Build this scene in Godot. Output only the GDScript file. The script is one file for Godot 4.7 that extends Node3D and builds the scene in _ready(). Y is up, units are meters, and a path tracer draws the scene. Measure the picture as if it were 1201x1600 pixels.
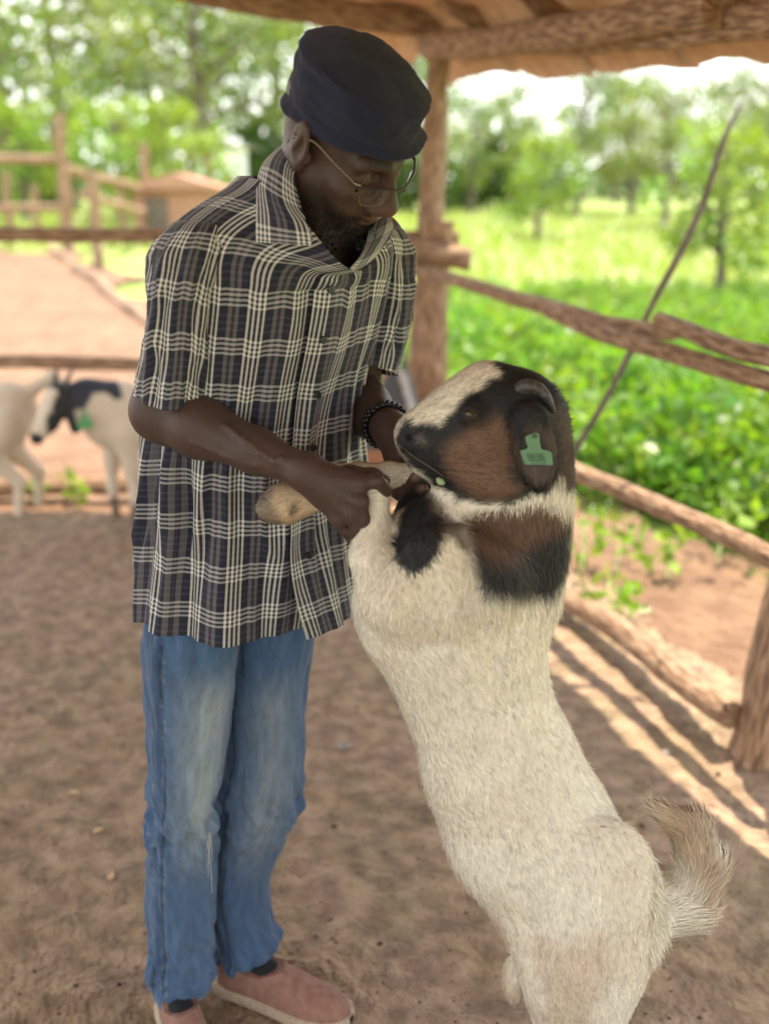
extends Node3D
# A man in a plaid shirt holds up a goat under a pole shed.
# World: x right, y up, the camera looks along -z. d is the horizontal distance in front of the camera (d = -z).

const F := 1716.0
const CAM := Vector3(0, 1.5, 0)
var pitch := deg_to_rad(16.6)
var cam_basis := Basis(Vector3.RIGHT, -deg_to_rad(16.6))
var rng := RandomNumberGenerator.new()
var M := {}
var used := {}

# a photo pixel gives a direction; d says how far away the thing stands
func P(px: float, py: float, d: float) -> Vector3:
	var v := cam_basis * Vector3((px - 600.5) / F, -(py - 800.0) / F, -1.0)
	return CAM + v * (d / -v.z)

# where the pixel's direction meets the horizontal plane at height h
func G(px: float, py: float, h := 0.0) -> Vector3:
	var v := cam_basis * Vector3((px - 600.5) / F, -(py - 800.0) / F, -1.0)
	return CAM + v * ((h - CAM.y) / v.y)

func numbered(called: String) -> String:
	if not used.has(called):
		used[called] = 0
		return called
	used[called] += 1
	return "%s_%03d" % [called, used[called]]

func thing(called: String, label: String, category: String, at := Vector3.ZERO, group := "") -> Node3D:
	var o := Node3D.new()
	o.name = numbered(called)
	add_child(o)
	o.position = at
	o.set_meta("label", label)
	o.set_meta("category", category)
	if group != "":
		o.set_meta("group", group)
	return o

func obj(called: String, mesh: Mesh, m: Material, parent: Node = null, kind := "") -> MeshInstance3D:
	var o := MeshInstance3D.new()
	o.name = called if parent else numbered(called)
	o.mesh = mesh
	o.material_override = m
	o.cast_shadow = GeometryInstance3D.SHADOW_CASTING_SETTING_ON
	if parent:
		parent.add_child(o, true)
		if parent is Node3D:
			# meshes are made in world coordinates: undo the place of a thing's base
			var t := Transform3D.IDENTITY
			var n: Node = parent
			while n is Node3D and n != self:
				t = n.transform * t
				n = n.get_parent()
			o.transform = t.affine_inverse()
	else:
		add_child(o)
	if kind != "":
		o.set_meta("kind", kind)
	return o

func tag(o: Node, label: String, category: String, group := "") -> void:
	o.set_meta("label", label)
	o.set_meta("category", category)
	if group != "":
		o.set_meta("group", group)

# ---------- materials ----------
func noise_tex(seed_: int, freq: float, ramp: Array, size := 512, oct := 4, normal := false, strength := 4.0) -> NoiseTexture2D:
	var n := FastNoiseLite.new()
	n.seed = seed_
	n.noise_type = FastNoiseLite.TYPE_SIMPLEX_SMOOTH
	n.frequency = freq
	n.fractal_octaves = oct
	var t := NoiseTexture2D.new()
	t.width = size
	t.height = size
	t.seamless = true
	t.noise = n
	if normal:
		t.as_normal_map = true
		t.bump_strength = strength
	elif ramp.size() > 0:
		var g := Gradient.new()
		var off := PackedFloat32Array()
		var cols := PackedColorArray()
		for i in ramp.size():
			off.append(ramp[i][0])
			cols.append(ramp[i][1])
		g.offsets = off
		g.colors = cols
		t.color_ramp = g
	return t

func lin(r: float, g: float, b: float) -> Color:
	return Color(r, g, b).linear_to_srgb()

func mat(c: Color, rough := 0.8, vcol := false) -> StandardMaterial3D:
	var m := StandardMaterial3D.new()
	m.albedo_color = c
	m.roughness = rough
	m.vertex_color_use_as_albedo = vcol
	m.cull_mode = BaseMaterial3D.CULL_DISABLED
	return m

func tri_mat(tex: Texture2D, scale: float, rough := 0.9, bump: Texture2D = null, bump_cm := 0.3, vcol := false) -> StandardMaterial3D:
	var m := mat(Color.WHITE, rough, vcol)
	m.albedo_texture = tex
	m.uv1_triplanar = true
	m.uv1_world_triplanar = true
	m.uv1_scale = Vector3.ONE * scale
	if bump:
		m.heightmap_enabled = true
		m.heightmap_texture = bump
		m.heightmap_scale = bump_cm
	return m

# ---------- mesh helpers ----------
func amesh(v: PackedVector3Array, n: PackedVector3Array, idx: PackedInt32Array, uv := PackedVector2Array(), col := PackedColorArray()) -> ArrayMesh:
	var a := []
	a.resize(Mesh.ARRAY_MAX)
	a[Mesh.ARRAY_VERTEX] = v
	a[Mesh.ARRAY_NORMAL] = n
	a[Mesh.ARRAY_INDEX] = idx
	if uv.size() > 0:
		a[Mesh.ARRAY_TEX_UV] = uv
	if col.size() > 0:
		a[Mesh.ARRAY_COLOR] = col
	var m := ArrayMesh.new()
	m.add_surface_from_arrays(Mesh.PRIMITIVE_TRIANGLES, a)
	return m

func normals_of(v: PackedVector3Array, idx: PackedInt32Array) -> PackedVector3Array:
	var n := PackedVector3Array()
	n.resize(v.size())
	var i := 0
	while i < idx.size():
		var a := idx[i]
		var b := idx[i + 1]
		var c := idx[i + 2]
		var f := (v[c] - v[a]).cross(v[b] - v[a])
		n[a] += f
		n[b] += f
		n[c] += f
		i += 3
	for k in n.size():
		n[k] = n[k].normalized()
	return n

# rows of points, all of one length, to a skin; closed joins the last column to the first for the normals
func skin(rows: Array, closed := true, uv_rows := [], col_rows := [], flip := false) -> ArrayMesh:
	var w: int = rows[0].size()
	var h := rows.size()
	var v := PackedVector3Array()
	var uv := PackedVector2Array()
	var col := PackedColorArray()
	for r in h:
		v.append_array(rows[r])
		if uv_rows.size() > 0:
			uv.append_array(uv_rows[r])
		if col_rows.size() > 0:
			col.append_array(col_rows[r])
	var idx := PackedInt32Array()
	for r in h - 1:
		for c in w - 1:
			var a := r * w + c
			var b := a + 1
			var e := a + w
			var g := e + 1
			if flip:
				idx.append_array([a, e, b, b, e, g])
			else:
				idx.append_array([a, b, e, b, g, e])
	var n := normals_of(v, idx)
	if closed:
		for r in h:
			var a := r * w
			var b := a + w - 1
			var s := (n[a] + n[b]).normalized()
			n[a] = s
			n[b] = s
	return amesh(v, n, idx, uv, col)

func frame_of(dir: Vector3, hint := Vector3.UP) -> Basis:
	var z := dir.normalized()
	var h := hint
	if absf(z.dot(h)) > 0.97:
		h = Vector3.RIGHT if absf(z.x) < 0.9 else Vector3.FORWARD
	var x := h.cross(z).normalized()
	return Basis(x, z.cross(x), z)

# round tube through points, radii given per point, ends closed; wob makes it a rough pole
func tube(pts: Array, radii: Array, seg := 10, wob := 0.0, seed_ := 1, sub := 1) -> ArrayMesh:
	var c := []
	var rr := []
	for i in pts.size() - 1:
		var p0: Vector3 = pts[max(i - 1, 0)]
		var p1: Vector3 = pts[i]
		var p2: Vector3 = pts[i + 1]
		var p3: Vector3 = pts[min(i + 2, pts.size() - 1)]
		for s in sub:
			var t := float(s) / sub
			c.append(p1.cubic_interpolate(p2, p0, p3, t))
			rr.append(lerpf(radii[i], radii[i + 1], t))
	c.append(pts[-1])
	rr.append(radii[-1])
	var no := FastNoiseLite.new()
	no.seed = seed_
	no.frequency = 1.0
	no.fractal_octaves = 2
	var rows := []
	var uvr := []
	var along := 0.0
	var n := c.size()
	for i in n:
		var dir: Vector3 = (c[min(i + 1, n - 1)] - c[max(i - 1, 0)])
		var b := frame_of(dir)
		if i > 0:
			along += (c[i] as Vector3).distance_to(c[i - 1])
		var ends := [i]
		for cap in ([0, 1] if i == 0 else ([1, 0] if i == n - 1 else [1])):
			var row := PackedVector3Array()
			var ur := PackedVector2Array()
			for k in seg + 1:
				var a := TAU * (k % seg) / seg
				var q := Vector3(cos(a), sin(a), 0.0)
				var r: float = rr[i] * (1.0 + wob * (no.get_noise_3d(q.x * 0.8, q.y * 0.8, along * 5.0) * 1.3 + 0.5 * no.get_noise_3d(q.x * 3.0, q.y * 3.0, along * 1.2 + 9.0)))
				var p: Vector3 = c[i] + b * (q * (r if cap == 1 else 0.001))
				if wob > 0.0:
					p += b * Vector3(no.get_noise_2d(along * 1.3, 5.0), no.get_noise_2d(along * 1.3, 25.0), 0) * rr[i] * wob * 2.5
				row.append(p)
				ur.append(Vector2(float(k) / seg * rr[i] * TAU, along))
			rows.append(row)
			uvr.append(ur)
	# sharp ends: repeat the rim row so that normals do not smear
	var rows2 := []
	var uv2 := []
	for i in rows.size():
		rows2.append(rows[i])
		uv2.append(uvr[i])
		if i == 1 or i == rows.size() - 2:
			rows2.append(rows[i])
			uv2.append(uvr[i])
	return skin(rows2, true, uv2)

func pole(called: String, a: Vector3, b: Vector3, ra: float, rb: float, m: Material, parent: Node, seed_ := 1, wob := 0.14, bend := 0.02) -> MeshInstance3D:
	var g := RandomNumberGenerator.new()
	g.seed = seed_ * 7 + 3
	var n := int(clampf(a.distance_to(b) / 0.5, 2, 8))
	var pts := []
	var rad := []
	for i in n + 1:
		var t := float(i) / n
		var p := a.lerp(b, t)
		if i > 0 and i < n:
			p += Vector3(g.randf_range(-1, 1), g.randf_range(-1, 1), g.randf_range(-1, 1)) * bend
		pts.append(p)
		rad.append(lerpf(ra, rb, t) * g.randf_range(0.93, 1.07))
	return obj(called, tube(pts, rad, 12, wob, seed_, 5), m, parent)

# a triangle whose winding agrees with its normal
func face(st: SurfaceTool, q: Array, n: Vector3) -> void:
	var g: Vector3 = (q[2] - q[0]).cross(q[1] - q[0])
	for k in ([0, 1, 2] if g.dot(n) > 0.0 else [0, 2, 1]):
		st.set_normal(n)
		st.add_vertex(q[k])

func prism(poly: PackedVector2Array, tr: Transform3D, depth: float) -> ArrayMesh:
	# flat plate with a given outline in its own xy plane, depth along z, both faces and the rim
	var st := SurfaceTool.new()
	st.begin(Mesh.PRIMITIVE_TRIANGLES)
	st.set_smooth_group(-1)
	var ti := Geometry2D.triangulate_polygon(poly)
	for s in [1.0, -1.0]:
		for k in range(0, ti.size(), 3):
			var q := []
			for e in 3:
				var p := poly[ti[k + e]]
				q.append(tr * Vector3(p.x, p.y, s * depth * 0.5))
			face(st, q, tr.basis * Vector3(0, 0, s))
	for k in poly.size():
		var p := poly[k]
		var q := poly[(k + 1) % poly.size()]
		var nn := tr.basis * Vector3(q.y - p.y, p.x - q.x, 0).normalized()
		var c := []
		for e in [[p, 1.0], [q, 1.0], [p, -1.0], [q, -1.0]]:
			c.append(tr * Vector3(e[0].x, e[0].y, e[1] * depth * 0.5))
		face(st, [c[0], c[1], c[2]], nn)
		face(st, [c[1], c[3], c[2]], nn)
	st.index()
	return st.commit()

# ---------- signed distance bodies (surface nets) ----------
# a primitive: [kind, a, b, ra, rb, k, zs, inv, bound_centre, bound_radius]; kind 0 tapered capsule, 1 ellipsoid, 2 carved capsule, 3 carved ellipsoid
func cap(a: Vector3, b: Vector3, ra: float, rb: float, k := 0.02, zs := 1.0, carve := false) -> Array:
	return [2 if carve else 0, a, b, ra, rb, k, zs, null, (a + b) * 0.5, a.distance_to(b) * 0.5 + maxf(ra, rb)]

func ell(c: Vector3, r: Vector3, k := 0.02, basis := Basis.IDENTITY, carve := false) -> Array:
	return [3 if carve else 1, c, r, 0.0, 0.0, k, 1.0, basis.inverse(), c, maxf(r.x, maxf(r.y, r.z))]

func chain(pts: Array, radii: Array, k := 0.02, zs := 1.0) -> Array:
	var out := []
	for i in pts.size() - 1:
		out.append(cap(pts[i], pts[i + 1], radii[i], radii[i + 1], k, zs))
	return out

func sdf(p: Vector3, prims: Array) -> float:
	var d := 10.0
	for q in prims:
		var e: float
		var kind: int = q[0]
		if kind == 0 or kind == 2:
			var a: Vector3 = q[1]
			var pa := p - a
			var ba: Vector3 = q[2] - a
			var zs: float = q[6]
			if zs != 1.0:
				pa.z /= zs
				ba.z /= zs
			var t := clampf(pa.dot(ba) / maxf(ba.length_squared(), 1e-9), 0.0, 1.0)
			var r0: float = q[3]
			var r1: float = q[4]
			e = ((pa - ba * t).length() - (r0 + (r1 - r0) * t)) * minf(1.0, zs)
		else:
			var l: Vector3 = (q[7] as Basis) * (p - (q[1] as Vector3))
			var r: Vector3 = q[2]
			var k0 := (l / r).length()
			var k1 := (l / (r * r)).length()
			e = k0 * (k0 - 1.0) / k1 if k1 > 1e-6 else -minf(r.x, minf(r.y, r.z))
		var k: float = q[5]
		if kind >= 2:
			e = -e
			var h := clampf(0.5 + 0.5 * (e - d) / k, 0.0, 1.0)
			d = lerpf(d, e, h) + k * h * (1.0 - h)
		else:
			var h := clampf(0.5 + 0.5 * (d - e) / k, 0.0, 1.0)
			d = lerpf(d, e, h) - k * h * (1.0 - h)
	return d

class Body:
	var v := PackedVector3Array()
	var n := PackedVector3Array()
	var c := PackedColorArray()
	var i := PackedInt32Array()

# meshes the field of prims inside box with the given cell into body
func net(body: Body, prims: Array, box: AABB, cell: float, paint: Callable, keep = null) -> void:
	const B := 5
	const S := 6
	var bs := cell * B
	var half := bs * 0.8661
	var nb := Vector3i((box.size / bs).ceil())
	var cellid := {}
	var edges := PackedInt64Array()
	var v := PackedVector3Array()
	var val := PackedFloat32Array()
	val.resize(S * S * S)
	var org := box.position
	for bz in nb.z:
		for by in nb.y:
			for bx in nb.x:
				var c0 := org + Vector3(bx, by, bz) * bs
				var mid := c0 + Vector3.ONE * bs * 0.5
				var near := []
				var touch := false
				for q in prims:
					var dd: float = mid.distance_to(q[8]) - q[9]
					if dd < half + q[5] * 1.01:
						near.append(q)
						if q[0] < 2:
							touch = true
				if not touch:
					continue
				if absf(sdf(mid, near)) > half * 1.9:
					continue
				var any_in := false
				var any_out := false
				var w := 0
				for z in S:
					for y in S:
						for x in S:
							var f := sdf(c0 + Vector3(x, y, z) * cell, near)
							val[w] = f
							w += 1
							if f < 0.0:
								any_in = true
							else:
								any_out = true
				if not (any_in and any_out):
					continue
				for z in B:
					for y in B:
						for x in B:
							var o := (z * S + y) * S + x
							var m := 0
							var acc := Vector3.ZERO
							var cnt := 0
							var f0 := val[o]
							var f1 := val[o + 1]
							var f2 := val[o + S]
							var f3 := val[o + S + 1]
							var f4 := val[o + S * S]
							var f5 := val[o + S * S + 1]
							var f6 := val[o + S * S + S]
							var f7 := val[o + S * S + S + 1]
							var neg := int(f0 < 0) + int(f1 < 0) + int(f2 < 0) + int(f3 < 0) + int(f4 < 0) + int(f5 < 0) + int(f6 < 0) + int(f7 < 0)
							if neg == 0 or neg == 8:
								continue
							if (f0 < 0) != (f1 < 0): acc += Vector3(f0 / (f0 - f1), 0, 0); cnt += 1
							if (f2 < 0) != (f3 < 0): acc += Vector3(f2 / (f2 - f3), 1, 0); cnt += 1
							if (f4 < 0) != (f5 < 0): acc += Vector3(f4 / (f4 - f5), 0, 1); cnt += 1
							if (f6 < 0) != (f7 < 0): acc += Vector3(f6 / (f6 - f7), 1, 1); cnt += 1
							if (f0 < 0) != (f2 < 0): acc += Vector3(0, f0 / (f0 - f2), 0); cnt += 1
							if (f1 < 0) != (f3 < 0): acc += Vector3(1, f1 / (f1 - f3), 0); cnt += 1
							if (f4 < 0) != (f6 < 0): acc += Vector3(0, f4 / (f4 - f6), 1); cnt += 1
							if (f5 < 0) != (f7 < 0): acc += Vector3(1, f5 / (f5 - f7), 1); cnt += 1
							if (f0 < 0) != (f4 < 0): acc += Vector3(0, 0, f0 / (f0 - f4)); cnt += 1
							if (f1 < 0) != (f5 < 0): acc += Vector3(1, 0, f1 / (f1 - f5)); cnt += 1
							if (f2 < 0) != (f6 < 0): acc += Vector3(0, 1, f2 / (f2 - f6)); cnt += 1
							if (f3 < 0) != (f7 < 0): acc += Vector3(1, 1, f3 / (f3 - f7)); cnt += 1
							var key := (((bz * B + z) << 20) + ((by * B + y) << 10) + (bx * B + x))
							cellid[key] = v.size()
							v.append(c0 + (Vector3(x, y, z) + acc / cnt) * cell)
							if (f0 < 0) != (f1 < 0): edges.append((key << 3) | (int(f0 < 0)))
							if (f0 < 0) != (f2 < 0): edges.append((key << 3) | (2 + int(f0 < 0)))
							if (f0 < 0) != (f4 < 0): edges.append((key << 3) | (4 + int(f0 < 0)))
	var idx := PackedInt32Array()
	for e in edges:
		var key := e >> 3
		var ax := (e & 7) >> 1
		var s := e & 1
		var u: int
		var t: int
		if ax == 0:
			u = 1 << 10
			t = 1 << 20
		elif ax == 1:
			u = 1 << 20
			t = 1
		else:
			u = 1
			t = 1 << 10
		var a: int = cellid.get(key, -1)
		var b: int = cellid.get(key - u, -1)
		var c: int = cellid.get(key - u - t, -1)
		var d: int = cellid.get(key - t, -1)
		if a < 0 or b < 0 or c < 0 or d < 0:
			continue
		if keep != null and not keep.call(v[a]):
			continue
		if s == 1:
			idx.append_array([a, c, b, a, d, c])
		else:
			idx.append_array([a, b, c, a, c, d])
	var nn := normals_of(v, idx)
	var base := body.v.size()
	for k in v.size():
		body.c.append(paint.call(v[k], nn[k]))
	body.v.append_array(v)
	body.n.append_array(nn)
	for k in idx.size():
		idx[k] += base
	body.i.append_array(idx)

func body_mesh(b: Body) -> ArrayMesh:
	return amesh(b.v, b.n, b.i, PackedVector2Array(), b.c)

func box_of(prims: Array, pad := 0.02) -> AABB:
	var first := true
	var bb := AABB()
	for q in prims:
		if q[0] >= 2:
			continue
		var r: float = q[9] + pad
		var c: Vector3 = q[8]
		var o := AABB(c - Vector3.ONE * r, Vector3.ONE * r * 2.0)
		bb = o if first else bb.merge(o)
		first = false
	return bb

func _ready() -> void:
	rng.seed = 20240
	# ---- camera ----
	var cam := Camera3D.new()
	cam.name = "camera"
	cam.keep_aspect = Camera3D.KEEP_HEIGHT
	add_child(cam)
	cam.position = CAM
	cam.rotation.x = -pitch
	var ca := CameraAttributesPhysical.new()
	ca.frustum_focal_length = 25.74
	ca.frustum_focus_distance = 1.60
	ca.frustum_near = 0.05
	ca.frustum_far = 600.0
	ca.exposure_aperture = 1.4
	cam.attributes = ca
	cam.fov = 50.0
	cam.near = 0.05
	cam.far = 600.0
	cam.current = true
	# ---- sky ----
	var we := WorldEnvironment.new()
	we.name = "environment"
	var env := Environment.new()
	env.background_mode = Environment.BG_SKY
	var sky := Sky.new()
	var sm := ProceduralSkyMaterial.new()
	sm.sky_top_color = Color(0.74, 0.79, 0.85)
	sm.sky_horizon_color = Color(0.97, 0.97, 0.94)
	sm.sky_curve = 0.22
	sm.ground_bottom_color = Color(0.30, 0.26, 0.20)
	sm.ground_horizon_color = Color(0.62, 0.64, 0.56)
	sm.sun_angle_max = 2.0
	sky.sky_material = sm
	env.sky = sky
	env.background_energy_multiplier = 1.3
	env.tonemap_mode = Environment.TONE_MAPPER_LINEAR
	env.tonemap_exposure = 2.95
	env.sdfgi_enabled = true
	env.ssao_enabled = true
	env.ssil_enabled = true
	we.environment = env
	add_child(we)
	# ---- sun: high, from beyond the right fence and a little behind the pair ----
	var sun := DirectionalLight3D.new()
	sun.name = "sun"
	sun.light_energy = 1.2
	sun.light_color = Color(1.0, 0.95, 0.87)
	sun.light_angular_distance = 0.6
	sun.shadow_enabled = true
	add_child(sun)
	sun.look_at_from_position(Vector3.ZERO, -Vector3(0.15, 1.0, -0.33), Vector3.FORWARD)

	make_materials()
	make_ground()
	make_shed()
	make_fences()
	make_backdrop()
	make_weeds()
	print("setting ", Time.get_ticks_msec())
	make_man()
	print("man ", Time.get_ticks_msec())
	make_goat()
	print("goat ", Time.get_ticks_msec())
	make_far_goats()
	make_litter()
	print("all ", Time.get_ticks_msec())

# the right fence runs from the corner post to the near post
const FA := Vector2(0.15, 5.0)     # x, d
const FB := Vector2(0.985, 2.60)
func on_fence(t: float, h: float, out := 0.0) -> Vector3:
	var q := FA.lerp(FB, t)
	var u := (FB - FA).normalized()
	var o := Vector2(-u.y, u.x)    # outwards, away from the floor
	q += o * out
	return Vector3(q.x, h, -q.y)

func make_materials() -> void:
	var dirt := noise_tex(3, 0.012, [[0.0, lin(0.16, 0.105, 0.068)], [0.42, lin(0.27, 0.18, 0.118)], [0.6, lin(0.34, 0.23, 0.15)], [1.0, lin(0.43, 0.30, 0.20)]], 1024, 6)
	var dirt_h := noise_tex(9, 0.03, [], 1024, 6)
	M.dirt = tri_mat(dirt, 0.9, 0.95, dirt_h, 1.4, true)
	var soil := noise_tex(5, 0.01, [[0.0, lin(0.155, 0.078, 0.042)], [0.5, lin(0.222, 0.122, 0.068)], [1.0, lin(0.29, 0.172, 0.10)]], 1024, 6)
	M.soil = tri_mat(soil, 0.35, 0.95, dirt_h, 3.0, true)
	var field := noise_tex(6, 0.008, [[0.0, lin(0.15, 0.22, 0.035)], [0.5, lin(0.23, 0.30, 0.055)], [0.75, lin(0.29, 0.32, 0.085)], [1.0, lin(0.34, 0.33, 0.12)]], 1024, 6)
	M.field = tri_mat(field, 0.045, 0.95)
	var bark := noise_tex(11, 0.02, [[0.0, lin(0.11, 0.062, 0.038)], [0.42, lin(0.29, 0.165, 0.094)], [0.65, lin(0.41, 0.26, 0.155)], [1.0, lin(0.54, 0.39, 0.26)]], 512, 5)
	var bark_h := noise_tex(12, 0.05, [], 512, 4)
	M.pole = mat(Color.WHITE, 0.85)
	M.pole.albedo_texture = bark
	M.pole.uv1_scale = Vector3(5.0, 0.9, 1)
	M.pole.heightmap_enabled = true
	M.pole.heightmap_texture = bark_h
	M.pole.heightmap_scale = 0.8
	M.stick = tri_mat(noise_tex(18, 0.04, [[0.0, lin(0.07, 0.05, 0.038)], [1.0, lin(0.20, 0.15, 0.11)]], 128, 4), 3.0, 0.85)
	M.tarp = tri_mat(noise_tex(15, 0.02, [[0.0, lin(0.30, 0.20, 0.13)], [0.5, lin(0.46, 0.31, 0.20)], [1.0, lin(0.58, 0.43, 0.30)]], 512, 5), 1.2, 0.8, bark_h, 1.0)
	M.tarp.backlight_enabled = true
	M.tarp.backlight = Color(0.32, 0.24, 0.16)
	M.trunk = tri_mat(noise_tex(16, 0.02, [[0.0, lin(0.08, 0.06, 0.045)], [1.0, lin(0.24, 0.19, 0.15)]], 256, 4), 1.0, 0.9)
	M.leaf = mat(Color.WHITE, 0.38, true)
	M.leaf.backlight_enabled = true
	M.leaf.backlight = Color(0.95, 1.0, 0.55)
	M.brick = tri_mat(noise_tex(17, 0.03, [[0.0, lin(0.32, 0.16, 0.10)], [1.0, lin(0.50, 0.28, 0.19)]], 256, 4), 0.8, 0.9)
	M.white = mat(lin(0.75, 0.75, 0.73), 0.7)
	M.iron = mat(lin(0.40, 0.38, 0.36), 0.5)

func grid(x0: float, x1: float, d0: float, d1: float, step: float, hf: Callable, cf: Callable, inside = null) -> ArrayMesh:
	var nx := int(round((x1 - x0) / step))
	var nd := int(round((d1 - d0) / step))
	var v := PackedVector3Array()
	var c := PackedColorArray()
	var idx := PackedInt32Array()
	var ok := PackedByteArray()
	for j in nd + 1:
		for i in nx + 1:
			var x := x0 + (x1 - x0) * i / nx
			var d := d0 + (d1 - d0) * j / nd
			v.append(Vector3(x, hf.call(x, d), -d))
			c.append(cf.call(x, d))
			ok.append(1 if inside == null or inside.call(x, d) else 0)
	for j in nd:
		for i in nx:
			var a := j * (nx + 1) + i
			var b := a + 1
			var e := a + nx + 1
			var g := e + 1
			if ok[a] + ok[b] + ok[e] + ok[g] < 2:
				continue
			idx.append_array([a, e, b, b, e, g])
	return amesh(v, normals_of(v, idx), idx, PackedVector2Array(), c)

var gn := FastNoiseLite.new()
func floor_h(x: float, d: float) -> float:
	return 0.030 + 0.014 * gn.get_noise_2d(x * 1.2, d * 1.2) + 0.011 * gn.get_noise_2d(x * 6.0 + 40.0, d * 6.0) + 0.009 * gn.get_noise_2d(x * 25.0, d * 25.0 + 70.0)

func make_ground() -> void:
	gn.seed = 77
	gn.frequency = 1.0
	gn.fractal_octaves = 3
	var nf := FastNoiseLite.new()
	nf.seed = 4
	nf.frequency = 0.15
	var g := obj("ground", grid(-260, 260, -40, 480, 10.0, func(x, d): return -0.06, func(x, d): return Color(1, 1, 1)), M.field)
	g.set_meta("kind", "structure")
	# red soil round the shed and in the paddock at the left
	var soil_in := func(x, d):
		var lim: float = 26.0 + 3.0 * nf.get_noise_2d(x * 3.0, 2.0)
		var right: float = 2.3 - 0.28 * (d - 3.0) + 1.2 * nf.get_noise_2d(d * 4.0, 9.0) if d < 6.0 else 0.9 - (d - 6.0) * 0.42 + 1.2 * nf.get_noise_2d(d * 2.0, 9.0)
		return d < lim and x < right
	var soil_c := func(x, d):
		var k: float = 0.92 + 0.3 * nf.get_noise_2d(x * 5.0, d * 5.0)
		return Color(k, k, k)
	var s := obj("bare_soil", grid(-24, 4, -6, 32, 0.2, func(x, d): return 0.006 + 0.016 * gn.get_noise_2d(x, d) + 0.012 * gn.get_noise_2d(x * 4.0, d * 4.0), soil_c, soil_in), M.soil)
	s.set_meta("kind", "structure")
	# trodden floor under the roof
	var fl_in := func(x, d):
		var q := Vector2(x, d)
		var u := (FB - FA).normalized()
		var o: float = (q - FA).dot(Vector2(-u.y, u.x))
		return o < 0.25 + 0.15 * nf.get_noise_2d(d * 8.0, 3.0) and d < 5.02 + 0.25 * nf.get_noise_2d(x * 6.0, 8.0)
	var fl_c := func(x, d):
		# patches of drier and damper earth
		var k: float = 1.0 + 0.25 * nf.get_noise_2d(x * 6.0, d * 6.0) + 0.28 * nf.get_noise_2d(x * 40.0, d * 40.0)
		var dry := clampf(nf.get_noise_2d(x * 11.0 + 60.0, d * 11.0) * 0.8, 0.0, 1.0)
		var c := (Color(1.0, 1.05, 0.95) * k).lerp(Color(1.28, 1.18, 1.0) * k, dry)
		return Color(c.r, c.g, c.b)
	var fl := obj("trodden_floor", grid(-3.6, 2.0, 0.7, 5.6, 0.028, floor_h, fl_c, fl_in), M.dirt)
	fl.set_meta("kind", "structure")
	var fl2 := obj("rear_floor", grid(-6.0, 2.4, -5.0, 0.74, 0.2, func(x, d): return 0.028, func(x, d): return Color(1.0, 1.05, 0.95)), M.dirt)
	fl2.set_meta("kind", "structure")

# the roof rises to the left from the low eave over the right fence
func roof_h(x: float, d: float) -> float:
	var t := clampf((FA.y - d) / (FA.y - FB.y), -0.5, 3.0)
	var xe := lerpf(FA.x, FB.x, t) + 0.1
	return lerpf(2.10, 1.91, t) + 0.19 * maxf(xe - x, -0.4)

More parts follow.
